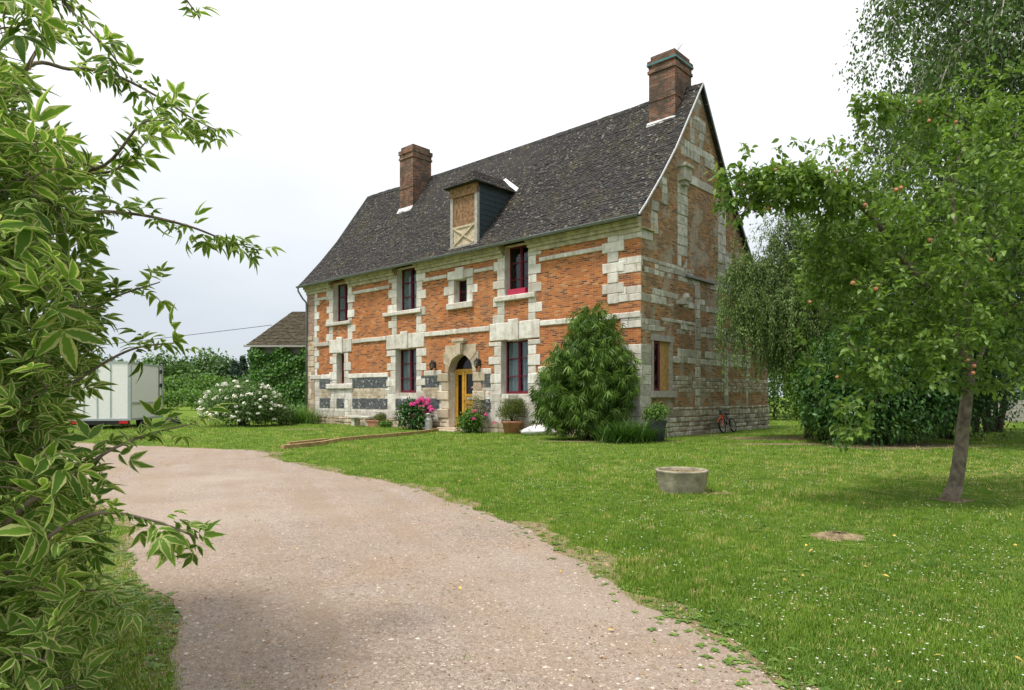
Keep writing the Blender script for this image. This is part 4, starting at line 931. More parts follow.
# barrel planter with shrub at the corner
def pot(name, loc, prof, mat, label, cat='plant pot', wob=0.):
    root = empty(name, loc, 0, label, cat); p = MB(); p.lathe(prof, n=28, wob=wob); p.build('body', M[mat], root, True)
    s_ = MB(); zt = prof[-1][1]; rt = prof[-1][0]; s_.lathe([(0, zt-.05), (rt+.005, zt-.06)], n=20); s_.build('soil', M['soil'], root); return root
pot('barrel_planter', (4.12, 19.0, 0), [(.0,0),(.22,0),(.25,.25),(.29,.58),(.30,.60),(.27,.60),(.26,.5)], 'darkpot', 'tall dark grey barrel planter at the corner of the house', 'planter')
bush('potted_shrub', (4.12, 19.0, .5), (.42,.38,.36), 1700, .065, 'mid', 'leafy green shrub growing in the dark barrel planter')
pot('terracotta_pot', ((512-512)/665*22.8, 22.8, 0), [(0,0),(.25,0),(.33,.36),(.37,.37),(.37,.45),(.34,.45),(.32,.4)], 'terracotta', 'large terracotta pot under the right ground-floor window')
bush('conical_potted_shrub', (0, 22.8, .40), (.56,.5,.56), 7200, .04, 'box', 'dense olive-green shrub growing in the large terracotta pot', lumps=9, grav=-.5)
# stone trough group at the left
br = empty('stone_bench', tuple(h2w(-13.4, -.55)), ANG, 'low stone bench against the wall beneath the dark flint panels', 'bench')
b_ = MB(); b_.blk(FF, -.75, .75, .34, .44, -.2, .22, .02, .01); b_.build('seat', M['stone_old'], br)
for sx in (-.5, .5): b_ = MB(); b_.blk(FF, sx-.12, sx+.12, 0, .335, -.15, .15, .02, .01); b_.build('leg', M['rubble'], br)
tr = empty('terracotta_trough', tuple(h2w(-12.45, -.55)), ANG, 'small orange terracotta trough beside the stone bench', 'plant pot')
b_ = MB(); b_.add([(-.36,-.13,0),(.36,-.13,0),(.36,.13,0),(-.36,.13,0),(-.42,-.17,.28),(.42,-.17,.28),(.42,.17,.28),(-.42,.17,.28)], [(3,2,1,0),(0,1,5,4),(1,2,6,5),(2,3,7,6),(3,0,4,7)]); b_.box(-.44,.44,-.19,-.15,.24,.30); b_.box(-.44,.44,.15,.19,.24,.30); b_.box(-.44,-.40,-.15,.15,.24,.30); b_.box(.40,.44,-.15,.15,.24,.30); b_.build('body', M['terracotta'], tr)
b_ = MB(); b_.box(-.39,.39,-.14,.14,.2,.25); b_.build('soil', M['soil'], tr)
bush('clipped_ball_shrub', h2w(-12.15, -.5, .25), (.27,.25,.24), 1300, .05, 'box', 'small rounded shrub in the terracotta trough')
bush('low_green_plant', h2w(-11.75, -.6), (.32,.28,.2), 900, .08, 'mid', 'low leafy green plant to the right of the terracotta trough')
# hydrangea
def flowerT():
    P = []
    for k in range(5): P.append((leaf_T(.5, .42, 2, .1, .2, .6), rotm(2*PI*k/5, .35), (0,0,0), 1, random.random()))
    return join_T(P)
fT = flowerT()
def heads(root, pts, r, mat, n=60, name='flower_head', size=.035, flat=1.):
    for c in pts:
        u = nrm(rng.normal(0,1,(n,3))); u[:,2] = np.abs(u[:,2])*1.0-.25; u = nrm(u); pos = u*r*np.array([1,1,flat])
        R = frames(nrm(np.cross(u, rng.normal(0,1,(n,3)))), u); o = scatter(name, fT, pos, R, size*rng.uniform(.8,1.2,n), M[mat], root); o.location = c
hy = bush('hydrangea', h2w(-9.6, -.8), (.72,.5,.74), 3400, .12, 'darkshrub', 'hydrangea with round bright pink flower heads left of the door', reject=in_house)
hp = []
for (px, py) in [(412,405),(411,417),(410,420),(418,401),(422,402),(424,407),(427,404),(420,408),(430,408),(432,411),(424,412),(426,415),(419,424),(428,401),(416,404),(422,399)]:
    w = at(px, py, 25.6 + random.uniform(-.2,.1)); hp.append(tuple(Vector(w) - hy.location))
heads(hy, hp, .11, 'pink', 70, size=.05)
hz_ = bush('rose_shrub', h2w(-6.35, -.95), (.52,.42,.5), 2500, .09, 'mid', 'rounded green shrub with a few pink blooms right of the door', reject=in_house)
heads(hz_, [tuple(Vector(at(px,py,23.0)) - hz_.location) for px, py in [(474,419),(475,411),(495,423),(473,412),(486,415)]], .07, 'pink', 26, size=.04)
hr = bush('climbing_rose', h2w(-6.55, -.45), (.42,.28,.72), 1700, .055, 'grey', 'thin faded rose bush with salmon blooms against the door surround', reject=in_house, lift=.25)
heads(hr, [tuple(Vector(at(px,py,23.3)) - hr.location) for px, py in [(473,388),(477,385),(480,388),(476,392),(484,391),(489,394),(482,386)]], .06, 'palepink', 20, size=.035)
# white-flowered round shrub
ws = bush('white_rose_shrub', (-11.6, 28.6, 0), (1.75,1.4,1.12), 19000, .10, 'rose', 'large round shrub covered in white flowers at the left of the lawn', lumps=26)
wp = []
while len(wp) < 95:
    u = nrm(rng.normal(0,1,3)); 
    if u[1] > .2 or u[2] < -.5: continue
    wp.append((u[0]*1.78, u[1]*1.43, .83+u[2]*1.12))
heads(ws, wp, .07, 'whitepetal', 14, size=.07)
pr_ = bush('pink_rose_shrub', (-10.5, 30.2, 0), (.8,.6,.62), 2600, .09, 'rose', 'small rose bush with pale pink flowers behind the white-flowered shrub')
heads(pr_, [tuple(Vector(at(px,py,29.7)) - pr_.location) for px, py in [(262,399),(266,402),(269,399),(264,405),(270,405),(260,403)]], .07, 'palepink', 14, size=.06)
clump('tall_grass_clump', (-9.9, 31.2, 0), 420, 1.15, .025, 'mid', 'clump of tall green grass between ivy barn and house corner', rad=.35)
clump('grey_leaved_plant', h2w(-18.3, -.5), 160, .75, .05, 'grey', 'small grey-leaved plant at the left corner of the house', rad=.12)
# ================================================================ OTHER THINGS
def lerp(a, b, t): return a + (b-a)*t
# barn behind
barn = empty('ivy_covered_barn', (-14.5, 38, 0), 0, 'low barn with brown tiled roof, its walls hidden by ivy, left of the house', 'barn')
b_ = MB(); b_.box(0, 8.4, 0, 6, 0, 4.15); b_.build('wall', M['wood_grey'], barn)
b_ = MB(); e0 = 4.18; A = (-.45,-.5,e0); B = (8.6,-.5,e0); C_ = (8.6,3,6.5); D_ = (1.0,3,6.5); E_ = (-.6,6.5,e0); F_ = (8.6,6.5,e0)
for q in ((A,B,C_,D_), (F_,E_,D_,C_), (E_,A,D_)): b_.poly(q)
b_.poly([(x,y,z-.06) for x,y,z in (A,E_,F_,B)])
def tq(mb, quad, rows, cols_):
    a, b, c, d_ = [Vector(p) for p in quad]; nn = (b-a).cross(d_-a).normalized()
    for i in range(rows):
        for j in range(cols_):
            u0, u1 = (j+.02)/cols_, (j+.98)/cols_; t0, t1 = i/rows, min(1, (i+1.4)/rows); P = lambda u, t: a.lerp(b, u).lerp(d_.lerp(c, u), t)
            o0 = nn*(.05+random.uniform(-.012,.012)); o1 = nn*.01
            mb.add([P(u0,t0)+o0, P(u1,t0)+o0, P(u1,t1)+o1, P(u0,t1)+o1, P(u0,t0)-nn*.01, P(u1,t0)-nn*.01], [(0,1,2,3),(4,5,1,0)], random.random())
tq(b_, (A,B,C_,D_), 24, 46); tq(b_, (E_,A,D_,D_), 20, 28)
br_ = b_.build('roof', M['tiles_barn'], barn)
b_ = MB(); b_.bar((-.62,-.53,e0-.06), (8.6,-.53,e0-.06), .05, .12); b_.build('fascia_board', M['wood_grey'], br_)
ivy = empty('ivy', (-14.5, 38, 0), 0, 'thick dark green ivy covering the barn wall', 'climbing plant')
b_ = MB()
for k in range(14):
    x = random.uniform(0,7); b_.tube([(x,-.08,0),(x+random.uniform(-.3,.3),-.06,1.5),(x+random.uniform(-.5,.5),-.06,3.4)], [.03,.02,.008], 5)
b_.build('stems', M['bark_dark'], ivy)
n = 17000; kx = rng.random(n); side = rng.random(n) < .22
px_ = np.where(side, -.1, kx*8.2-.3); py_ = np.where(side, kx*5, -.1); pz_ = rng.uniform(0,1,n)**.9*(4.15 - .45*np.sin(px_*2.1)**2)
lump = .22 + .24*np.sin(px_*1.9+pz_*1.4)**2 + .18*np.sin(px_*.9-pz_*2.1)**2; dd = lump*rng.random(n)**.5
lowb = np.clip(1.2 - pz_*.4, 0, 1)*.6
pos = np.stack([np.where(side, -.1-dd-lowb*.5, px_), np.where(side, py_, -.1-dd-lowb), pz_], -1)
nn_ = np.stack([np.where(side, -1., 0.), np.where(side, 0., -1.), np.full(n, .5)], -1); dn = nrm(nn_*.3 + rng.normal(0,.5,(n,3)) + np.array([0,0,-.8]))
scatter('foliage', leaf_T(1, .85, 2, .2, .2, .6), pos, frames(dn, nrm(nn_+rng.normal(0,.35,(n,3)))), .17*rng.uniform(.6,1.3,n), FM['ivy'], ivy)
# cable
b_ = MB(); pA = at(272, 325, 38.2); pB = np.array([-50, 44, 2.4]); q = [pA*(1-t)+pB*t - np.array([0,0,.6*t*(1-t)]) for t in np.linspace(0,1,24)]
b_.tube([tuple(x) for x in q], .016, 4); tag(b_.build('overhead_cable', M['rubber']), 'thin dark overhead cable running left from the barn roof', 'cable')
ps = MB(); ps.tube([(-50,44,0),(-50,44,2.6)], [.12,.1], 10); tag(ps.build('utility_pole', M['wood_grey']), 'wooden pole carrying the overhead cable, far left', 'pole')
# trailer
tl = empty('box_trailer', (-14.94, 26, 0), .2014, 'white panelled box trailer with grey corner posts parked at the left', 'trailer')
b_ = MB(); b_.box(-2.1, 0, 0, 4.0, .42, 2.58); body = b_.build('body', M['white'], tl)
b_ = MB()
for x in (-2.1, 0): b_.box(x-.07 if x else -.06, x+.05, -.06, .06, .35, 2.64)
for x in (-1.62, -1.15, -.68): b_.box(x-.02, x+.02, -.018, .0, .45, 2.55)
b_.box(.0, .03, .06, 3.9, .98, 1.06); b_.box(.0, .03, 3.88, 4.03, .4, 2.6); b_.box(-2.13, .03, -.02, 4.02, 2.582, 2.65); b_.box(-2.12, .02, -.02, 4.02, .34, .418)
b_.build('frame', M['grey_paint'], tl)
b_ = MB()
for z in (2.3, 1.7, 1.15): b_.box(.03, .055, 3.62, 3.84, z, z+.16)
b_.box(.0, .02, 3.50, 3.56, .45, 2.55); b_.build('hinges', M['rubber'], tl)
for (a) in (-1.9, -.2):
    b_ = MB(); b_.box(a-.16, a+.16, -.10, -.061, .22, .33); b_.build('tail_light', M['redlamp'], tl)
b_ = MB(); b_.box(-2.1, .0, -.06, .0, .18, .338); b_.build('bumper', M['rubber'], tl)
for x in (-2.0, -.12):
    for y in (1.6, 2.4):
        b_ = MB(); b_.lathe([(.0,-.08),(.2,-.09),(.3,-.09),(.32,-.05),(.32,.05),(.3,.09),(.2,.09),(0,.08)], n=20); w = b_.build('wheel', M['rubber'], tl, True); w.location = (x, y, .32); w.rotation_euler = (0, PI/2, 0)
# covered heap beside trailer
for (px, py, Yd, r, lab) in [(172, 416, 31, (.42,.5,.34), 'dark navy covered bundle on the grass right of the trailer')]:
    b_ = MB(); prof = [(0,1.0),(.35,.93),(.6,.8),(.85,.45),(1.0,.12),(1.03,0)]; b_.lathe([(a_*1, z*1) for a_, z in prof][::-1], n=18, wob=.25)
    b_.v = [(x*(1+.2*math.sin(5*z+3*y)), y, max(0,z)*(1+.35*math.sin(3*x+1)+.2*math.sin(7*y))) for x,y,z in b_.v]
    o = b_.build('covered_bundle', M['tarp'], None, True); o.location = ((px-512)/665*Yd, Yd, 0); o.scale = (r[0]*.85, r[1]*.8, r[2]*1.1); tag(o, lab, 'bundle')
# milk can
mc = empty('milk_can', tuple(h2w(-8.98, -.62)), 0, 'old dull grey metal milk can standing left of the door', 'milk can')
b_ = MB(); b_.lathe([(0,0),(.15,0),(.155,.02),(.15,.04),(.152,.38),(.14,.44),(.10,.50),(.095,.55),(.12,.57),(.12,.59),(.0,.60)], n=28); b_.build('body', M['steel'], mc, True)
b_ = MB(); b_.lathe([(0,.655),(.05,.65),(.11,.63),(.11,.602),(.0,.601)][::-1], n=24); b_.build('lid', M['steel'], mc, True)
for sx in (-1, 1): b_ = MB(); b_.tube([(sx*.12,0,.47),(sx*.18,0,.47),(sx*.18,0,.56),(sx*.11,0,.57)], .009, 6); b_.build('handle', M['steel'], mc)
# white sack
b_ = MB(); nu, nv = 26, 14
wv = [(.55*math.sin(PI*(v+.0)/nv)*math.cos(2*PI*u/nu)*(1+.16*math.sin(u*1.3+v*.9)+.1*math.sin(u*2.9+v*2)), .30*math.sin(PI*v/nv)*math.sin(2*PI*u/nu)*(1+.15*math.sin(u*2.1)), max(0, .13+.15*math.cos(PI*v/nv)*(1+.35*math.sin(u*1.7+v*1.9)+.2*math.cos(u*.8)))) for v in range(nv+1) for u in range(nu)]
b_.add(wv, [(v*nu+u, (v+1)*nu+u, (v+1)*nu+(u+1)%nu, v*nu+(u+1)%nu) for v in range(nv) for u in range(nu)])
o = b_.build('plastic_sack', M['white_cloth'], None, True); o.location = (.86, 22.0, 0); tag(o, 'crumpled white plastic sack lying on the grass near the terracotta pot', 'sack')
# round concrete planter
cp = empty('round_planter', (2.31, 9.05, 0), 0, 'round mossy concrete planter full of dry soil on the lawn', 'planter')
b_ = MB(); b_.lathe([(.29,0),(.325,.12),(.345,.27),(.355,.285),(.352,.30),(.325,.305),(.312,.29),(.31,.2)], n=44, wob=.008); b_.build('bowl', M['concrete'], cp, True)
b_ = MB(); R_ = [0,.08,.16,.24,.312]
b_.lathe([(r, .262+random.uniform(-.008,.008)) for r in R_], n=24, wob=.0)
for k in range(160):
    a = random.uniform(0,2*PI); r = .3*math.sqrt(random.random()); s_ = random.uniform(.006,.016); b_.add([(r*math.cos(a)+dx*s_, r*math.sin(a)+dy*s_, .262+dz*s_) for dx,dy,dz in ((1,0,0),(0,1,0),(-1,0,0),(0,-1,0),(0,0,1))], [(0,1,4),(1,2,4),(2,3,4),(3,0,4)], random.random())
b_.build('soil', M['soil'], cp)
# timber edging on the lawn
eg = [(-5.6,16.2),(-5.05,17.6),(-4.95,19.0),(-4.3,20.4),(-3.6,21.8),(-3.1,23.2),(-2.75,24.5)]
for i, ((xa, ya), (xb, yb)) in enumerate(zip(eg, eg[1:])):
    b_ = MB(); h = .10; b_.bar((xa,ya,h*.5), (xb,yb,h*.5+random.uniform(-.01,.01)), .11, h*1.0)
    tag(b_.build('timber_edging', M['wood_log']), ['nearest timber plank at the drive end of the lawn edging', 'second timber plank of the lawn edging from the drive', 'third timber plank of the lawn edging from the drive', 'third timber plank of the lawn edging from the house door', 'second timber plank of the lawn edging from the house door', 'timber plank of the lawn edging that ends near the milk can'][i], 'timber edging', 'timber planks edging the lawn')
b_ = MB(); b_.bar((-5.75,17.1,.06), (-5.15,18.5,.07), .12, .11); tag(b_.build('timber_offcut', M['wood_log']), 'short spare timber plank lying behind the near end of the edging', 'plank')
# bicycle leaning on the gable wall, local x along wall
bx0 = h2w(.36, 4.85); bk = empty('bicycle', tuple(bx0), ANG + PI/2, "small child's bicycle with orange front fork leaning on the gable wall", 'bicycle')
def tilt(p): x, y, z = p; return (x, y + .20*z/.9*1.0, z)
def wheel(x, r):
    b_ = MB(); n = 28; m_ = 8
    for i in range(n):
        for j in range(m_): t = 2*PI*i/n; u = 2*PI*j/m_; rr = r + .03*math.cos(u); b_.v.append(tilt((x+rr*math.cos(t), .03*math.sin(u), r+.03+rr*math.sin(t)))); b_.r.append(.5)
    for i in range(n):
        for j in range(m_): b_.f.append((i*m_+j, ((i+1)%n)*m_+j, ((i+1)%n)*m_+(j+1)%m_, i*m_+(j+1)%m_)); b_.m.append(0)
    w = b_.build('wheel', M['rubber'], bk, True)
    s_ = MB(); c = (x, 0, r+.03)
    for i in range(14): t = 2*PI*i/14; s_.tube([tilt(c), tilt((x+(r-.03)*math.cos(t), 0, r+.03+(r-.03)*math.sin(t)))], .003, 3)
    pts = [tilt((x+(r-.035)*math.cos(2*PI*i/24), 0, r+.03+(r-.035)*math.sin(2*PI*i/24))) for i in range(25)]; s_.tube(pts, .012, 5); s_.tube([tilt((x,-.05,r+.03)), tilt((x,.05,r+.03))], .025, 8)
    s_.build('rim', M['steel'], w)
r = .23; wheel(0, r); wheel(.86, r); T_ = tilt
b_ = MB(); b_.tube([T_((.13,0,.66)), T_((.40,0,.30))], .019); b_.tube([T_((.15,0,.60)), T_((.50,0,.56))], .015); b_.tube([T_((.40,0,.28)), T_((.53,0,.66))], .016)
for s_ in (-.04,.04): b_.tube([T_((.40,s_*.5,.28)), T_((.86,s_,.26))], .01); b_.tube([T_((.51,s_*.4,.56)), T_((.86,s_,.26))], .009)
b_.tube([T_((.13,0,.66)), T_((.12,0,.74))], .018); b_.lathe([(0,-.01),(.06,-.01),(.06,.01),(0,.01)], T_((.40,-.05,.28)), 12); b_.build('frame', M['darkmetal'], bk)
b_ = MB()
for s_ in (-.045,.045): b_.tube([T_((.12,s_*.6,.62)), T_((.08,s_,.5)), T_((0,s_,.26))], .016)
b_.tube([T_((.12,-.05,.62)), T_((.12,.05,.62))], .022); b_.tube([T_((.0+.275*math.cos(t), 0, .26+.275*math.sin(t))) for t in (2.6,2.1,1.6,1.1,.6)], .014); b_.build('fork', M['orange'], bk)
b_ = MB(); b_.tube([T_((.17,-.27,.80)), T_((.12,-.1,.82)), T_((.12,0,.74)), T_((.12,.1,.82)), T_((.17,.27,.80))], .012); b_.tube([T_((.17,-.29,.80)), T_((.15,-.18,.81))], .018); b_.tube([T_((.17,.29,.80)), T_((.15,.18,.81))], .018); b_.build('handlebar', M['rubber'], bk)
b_ = MB(); b_.add([T_(p) for p in ((.42,-.02,.67),(.42,.02,.67),(.66,.07,.69),(.66,-.07,.69),(.42,-.015,.64),(.42,.015,.64),(.66,.05,.65),(.66,-.05,.65))], [(0,1,2,3),(7,6,5,4),(0,4,5,1),(1,5,6,2),(2,6,7,3),(3,7,4,0)]); b_.build('saddle', M['rubber'], bk)
b_ = MB(); b_.tube([T_((.40,-.07,.28)), T_((.46,-.08,.17)), T_((.46,-.14,.17))], .011); b_.tube([T_((.40,.05,.28)), T_((.34,.06,.39)), T_((.34,.13,.39))], .011); b_.build('crank', M['steel'], bk)
# fence at far right
fn = empty('board_fence', (21.5, 31, 0), 0, 'low grey horizontal board fence at the far right edge', 'fence')
for k in range(5): b_ = MB(); b_.box(0, 14, -.02, .02, .12+.2*k, .30+.2*k); b_.build('board', M['wood_grey'], fn)
for k in range(8): b_ = MB(); b_.box(2*k-.05, 2*k+.05, .021, .12, 0, 1.2); b_.build('post', M['wood_grey'], fn)
# hedge and far trees
def far_tree(px, pyt, Y, w, kind, label, group, Hoff=0, n=2300, size=.5):
    x = (px-512)/665*Y; H = 1.3 + (396-pyt)/665*Y; root = empty({'far1':'deciduous_tree','far2':'oak_tree','far3':'conifer_tree','mid':'deciduous_tree'}[kind], (x, Y, 0), 0, label, 'tree', group)
    b_ = MB(); b_.tube([(0,0,-.1),(.1,0,H*.4),(0,.1,H*.85)], [.03*H,.02*H,.01*H], 7)
    for k in range(5): a = k*1.3; b_.tube([(0,0,H*(.25+.1*k)),(math.cos(a)*w*.5,math.sin(a)*w*.5,H*(.4+.1*k))], [.01*H,.004*H], 5)
    b_.build('trunk', M['bark_dark'], root)
    if kind == 'far3':
        t = rng.random(n)**.8; a = rng.uniform(0,2*PI,n); r_ = w*.5*t*(.75+.25*np.sin(t*38))*rng.uniform(.5,1,n); pos = np.stack([r_*np.cos(a), r_*np.sin(a), H*(1-t*.93)], -1)
        dn = nrm(np.stack([np.cos(a), np.sin(a), np.full(n,-.5)], -1)+rng.normal(0,.3,(n,3))); scatter('crown', leaf_T(1,.5,2), pos, frames(dn, nrm(np.array([0,0,1.])+rng.normal(0,.3,(n,3)))), size*rng.uniform(.6,1.3,n), FM[kind], root)
    else: blob_leaves('crown', leaf_T(1,.8,2), (0,0,H*.54), (w*.5,w*.45,H*.50), n, size, FM[kind], root, lumps=16, shell=.4, grav=.1)
g = 'trees of the far wood on the left'
FT = [(165,352,105,10,'far1','rounded tree in the far wood just right of the trailer'),(186,358,110,8,'far2','dark tree in the far wood above the low hedge'),(207,345,112,9,'far1','tallest rounded tree of the far wood'),(226,357,108,7,'far2','dark rounded tree right of the tallest one in the far wood'),
      (243,355,104,5,'far3','slim dark conifer with pointed tip near the barn'),(235,360,100,5,'far3','shorter conifer left of the slim one near the barn'),(140,362,110,10,'far2','dark far tree behind the trailer'),(118,360,108,9,'far1','green far tree behind the left part of the trailer'),
      (92,352,112,11,'far2','far tree behind the left end of the trailer'),(66,356,110,10,'far1','far tree glimpsed through the elder, left of the trailer'),(38,350,112,11,'far2','dark far tree glimpsed through the elder'),(8,354,110,11,'far1','far tree behind the elder at the left edge'),(-30,350,112,12,'far2','far tree beyond the left picture edge'),(-75,352,112,12,'far1','leftmost tree of the far wood'),
      (256,362,106,7,'far1','far tree peeping out beside the barn')]
for (px, py, Y, w, k, lab) in FT: far_tree(px, py, Y, w, k, lab, g)
g = 'lower trees in front of the far wood'
for (px, py, Y, w, k, lab) in [(172,376,84,8,'mid','light green low tree behind the hedge, nearest the trailer'),(192,370,86,8,'far1','low spreading tree in the middle of the row before the wood'),(214,374,84,8,'mid','light green low tree above the white-flowered shrub'),(236,378,82,7,'far1','low dark tree in the row beside the barn'),(150,378,86,8,'far1','low tree right behind the trailer'),(252,374,84,6,'far2','low dark tree next to the barn corner')]:
    far_tree(px, py, Y, w, k, lab, g, n=2300, size=.34)
hd = empty('hedge', (-30.5, 60, 0), 0, 'long clipped green hedge across the field behind the trailer', 'hedge'); n = 12000
b_ = MB()
for k in range(20): b_.tube([(-24+2.6*k,0,0),(-24+2.6*k,.1,1.4)], [.05,.02], 5)
b_.build('stems', M['bark_dark'], hd)
pos = np.stack([rng.uniform(-26,14,n), rng.normal(0,.55,n), rng.uniform(.05,1,n)**.7*1.85], -1); pos[:,2] += .12*np.sin(pos[:,0]*1.7)
scatter('foliage', leaf_T(1,.7,2), pos, frames(nrm(rng.normal(0,1,(n,3))), nrm(rng.normal(0,.6,(n,3))+np.array([0,-.5,1.]))), .24*rng.uniform(.6,1.3,n), FM['mid'], hd)
g = 'trees beyond the right edge of the garden'
for i, (X, Y, H, w, k) in enumerate([(24,40,7,7,'far1'),(30,42,8,8,'far2'),(37,44,7,8,'far1'),(18,42,7.5,7,'far2'),(45,44,8,9,'far2'),(14.5,40,6.5,6,'far1')]):
    px = X/Y*665+512; far_tree(px, 396-(H-1.3)*665/Y, Y, w*1.2, k, ['mid green tree behind the fence at the right edge','dark tree beyond the right edge behind the fence','far tree further right behind the fence','dark tree behind the multi-stemmed tree','rightmost dark tree behind the garden','tree behind the gable end, hidden by the weeping tree'][i], g, n=4500, size=.24)
hd = empty('hedge', (13, 36, 0), 0, 'dense green hedge closing the garden behind the gable and the shrubs', 'hedge'); n = 16000
b_ = MB()
for k in range(16): b_.tube([(1.2*k,0,0),(1.2*k,.1,1.8)], [.05,.02], 5)
b_.build('stems', M['bark_dark'], hd)
pos = np.stack([rng.uniform(-3,20,n), rng.normal(0,.5,n), rng.uniform(.02,1,n)**.8*2.5], -1); pos[:,2] += .25*np.sin(pos[:,0]*1.3)*pos[:,2]/2.5
ok_ = ~((pos[:,0] > 9) & (pos[:,2] > 9)); scatter('foliage', leaf_T(1,.7,2), pos[ok_], frames(nrm(rng.normal(0,1,(n,3))), nrm(rng.normal(0,.6,(n,3))+np.array([0,-.5,1.]))), .17*rng.uniform(.6,1.3,n), FM['far1'], hd)
# ================================================================ GROUND
def in_poly(P, poly):
    x, y = P[:,0], P[:,1]; c = np.zeros(len(P), bool); j = len(poly)-1
    for i in range(len(poly)):
        xi, yi = poly[i]; xj, yj = poly[j]; k = ((yi > y) != (yj > y)) & (x < (xj-xi)*(y-yi)/((yj-yi)+1e-12)+xi); c ^= k; j = i
    return c
right = [(3.2,-2.0),(1.9,1.2),(1.16,2.94),(1.0,3.54),(.816,4.24),(.405,5.61),(-.126,6.97),(-1.11,9.0),(-2.66,10.9),(-4.9,13.5),(-5.7,15.6),(-7.2,16.3),(-9.3,17.0),(-12,18.4),(-17,19.5),(-26,20)]
left = [(-30,14),(-20,13.4),(-12,12.6),(-7.5,10.5),(-5.0,8.2),(-3.55,6.3),(-2.95,5.2),(-2.4,4.46),(-1.95,3.84),(-1.5,2.94),(-1.3,1.0),(-1.5,-2.0)]
def rough(pts, amp, seed, step=.12):
    r_ = random.Random(seed); out = []; ph = [r_.uniform(0,6) for _ in range(6)]; d = 0
    q = [pts[0]]
    for p in pts[1:]:
        if math.hypot(p[0]-q[-1][0], p[1]-q[-1][1]) > .16: q.append(p)
    pts = q
    for (a, b), (c, e) in zip(pts, pts[1:]):
        L_ = math.hypot(c-a, e-b); k = max(1, int(L_/step)); nx, ny = -(e-b)/L_, (c-a)/L_
        for i in range(k):
            t = i/k; d += L_/k; o = amp*(math.sin(d*1.7+ph[0])*.5+math.sin(d*4.3+ph[1])*.35+math.sin(d*9.1+ph[2])*.25) + r_.gauss(0, amp*.16); out.append((a+(c-a)*t+nx*o, b+(e-b)*t+ny*o))
    return out + [pts[-1]]
def smooth(pts, it=3):
    for _ in range(it):
        q = [pts[0]]
        for a, b in zip(pts, pts[1:]): q += [(a[0]*.75+b[0]*.25, a[1]*.75+b[1]*.25), (a[0]*.25+b[0]*.75, a[1]*.25+b[1]*.75)]
        pts = q + [pts[-1]]
    return pts
rs, ls = smooth(right), smooth(left)
drive_poly = rough(rs, .09, 3) + rough(ls, .09, 5)
verge_poly = rough([(x+.17, y+.08) for x, y in rs], .2, 9) + rough([(x-.16, y-.02) for x, y in ls], .16, 12)
def sheet(name, poly, z, mat):
    from mathutils.geometry import delaunay_2d_cdt
    r_ = delaunay_2d_cdt([Vector(p) for p in poly], [], [list(range(len(poly)))], 1, 1e-4)
    me = bpy.data.meshes.new(name); me.from_pydata([(v[0], v[1], z) for v in r_[0]], [], r_[2]); me.materials.append(mat); o = bpy.data.objects.new(name, me); COL.objects.link(o); return tag(o, kind='structure')
# drive material
m = NT('pinkish_gravel', .95, .15)
c = m.ramp(m.noise(.9, 6, .6), [(.3, (.185,.14,.11)), (.5, (.29,.235,.20)), (.72, (.39,.335,.295))])
c = m.mix(c, (.36,.22,.115), m.math('MULTIPLY', m.ramp(m.noise(.8, 8, .75, dist=.6), [(.48, 0.), (.62, 1.)]), .65))
pv = m.sep(m.vor(120, out='Color'))[0]; c = m.mix(c, m.ramp(pv, [(0., (.13,.09,.07)), (.4, (.34,.27,.22)), (.85, (.46,.38,.32)), (1., (.66,.60,.54))]), .5)
pv2 = m.sep(m.vor(48, out='Color'))[1]; c = m.mix(c, m.ramp(pv2, [(0., (.16,.11,.08)), (.5, (.38,.31,.25)), (1., (.58,.48,.39))]), .28)
xy = m.sep(m.co()); trk = m.noise(1.6, 5, .6, co=m.xyz(m.math('MULTIPLY', m.math('ADD', xy[0], m.math('MULTIPLY', xy[1], .42)), 1.3), m.math('MULTIPLY', xy[1], .12)))
c = m.mix(c, m.mix(c, (.31,.235,.17), .6), m.ramp(trk, [(.42, 0.), (.62, 1.)]))
c = m.mix(c, m.mix(c, (.50,.43,.37), .4), m.ramp(m.noise(.35, 4), [(.5, 0.), (.7, 1.)]))
c = m.mix(c, (.16,.12,.09), m.ramp(m.noise(160, 3), [(.6, 0.), (.7, .6)]))
m.col(c); hb = m.math('ADD', m.math('MULTIPLY', m.vor(95), -.5), m.noise(30, 6, .7)); m.bump(hb, .8, .02); M['gravel'] = m.mat
m = NT('lawn_ground', .95, .1)
c = m.ramp(m.noise(1.1, 7, .65), [(.3, (.075,.13,.012)), (.5, (.13,.21,.02)), (.7, (.22,.26,.06))])
c = m.mix(c, (.19,.14,.075), m.ramp(m.noise(2.6, 8, .75), [(.6, 0.), (.72, .65)])); c = m.mix(c, (.03,.05,.008), m.ramp(m.noise(70, 4), [(.5, 0.), (.65, .6)]))
m.col(c); m.bump(m.noise(45, 6, .7), .9, .04); M['lawn'] = m.mat
m = NT('dirt_verge', .95, .1); m.col(m.mix(m.ramp(m.noise(9, 7, .7), [(.3, (.22,.15,.085)), (.7, (.42,.31,.2))]), (.12,.17,.04), m.ramp(m.noise(5, 6, .7), [(.45, 0.), (.6, .8)]))); m.bump(m.noise(60, 5), .9, .03); M['verge'] = m.mat
me = bpy.data.meshes.new('ground'); N_ = 60; xs = np.sign(np.linspace(-1,1,N_))*np.abs(np.linspace(-1,1,N_))**2.6*900
vv = [(x, y, 0) for y in xs for x in xs]; me.from_pydata(vv, [], [(j*N_+i, j*N_+i+1, (j+1)*N_+i+1, (j+1)*N_+i) for j in range(N_-1) for i in range(N_-1)]); me.materials.append(M['lawn'])
tag((lambda o: (COL.objects.link(o), o)[1])(bpy.data.objects.new('ground', me)), kind='structure')
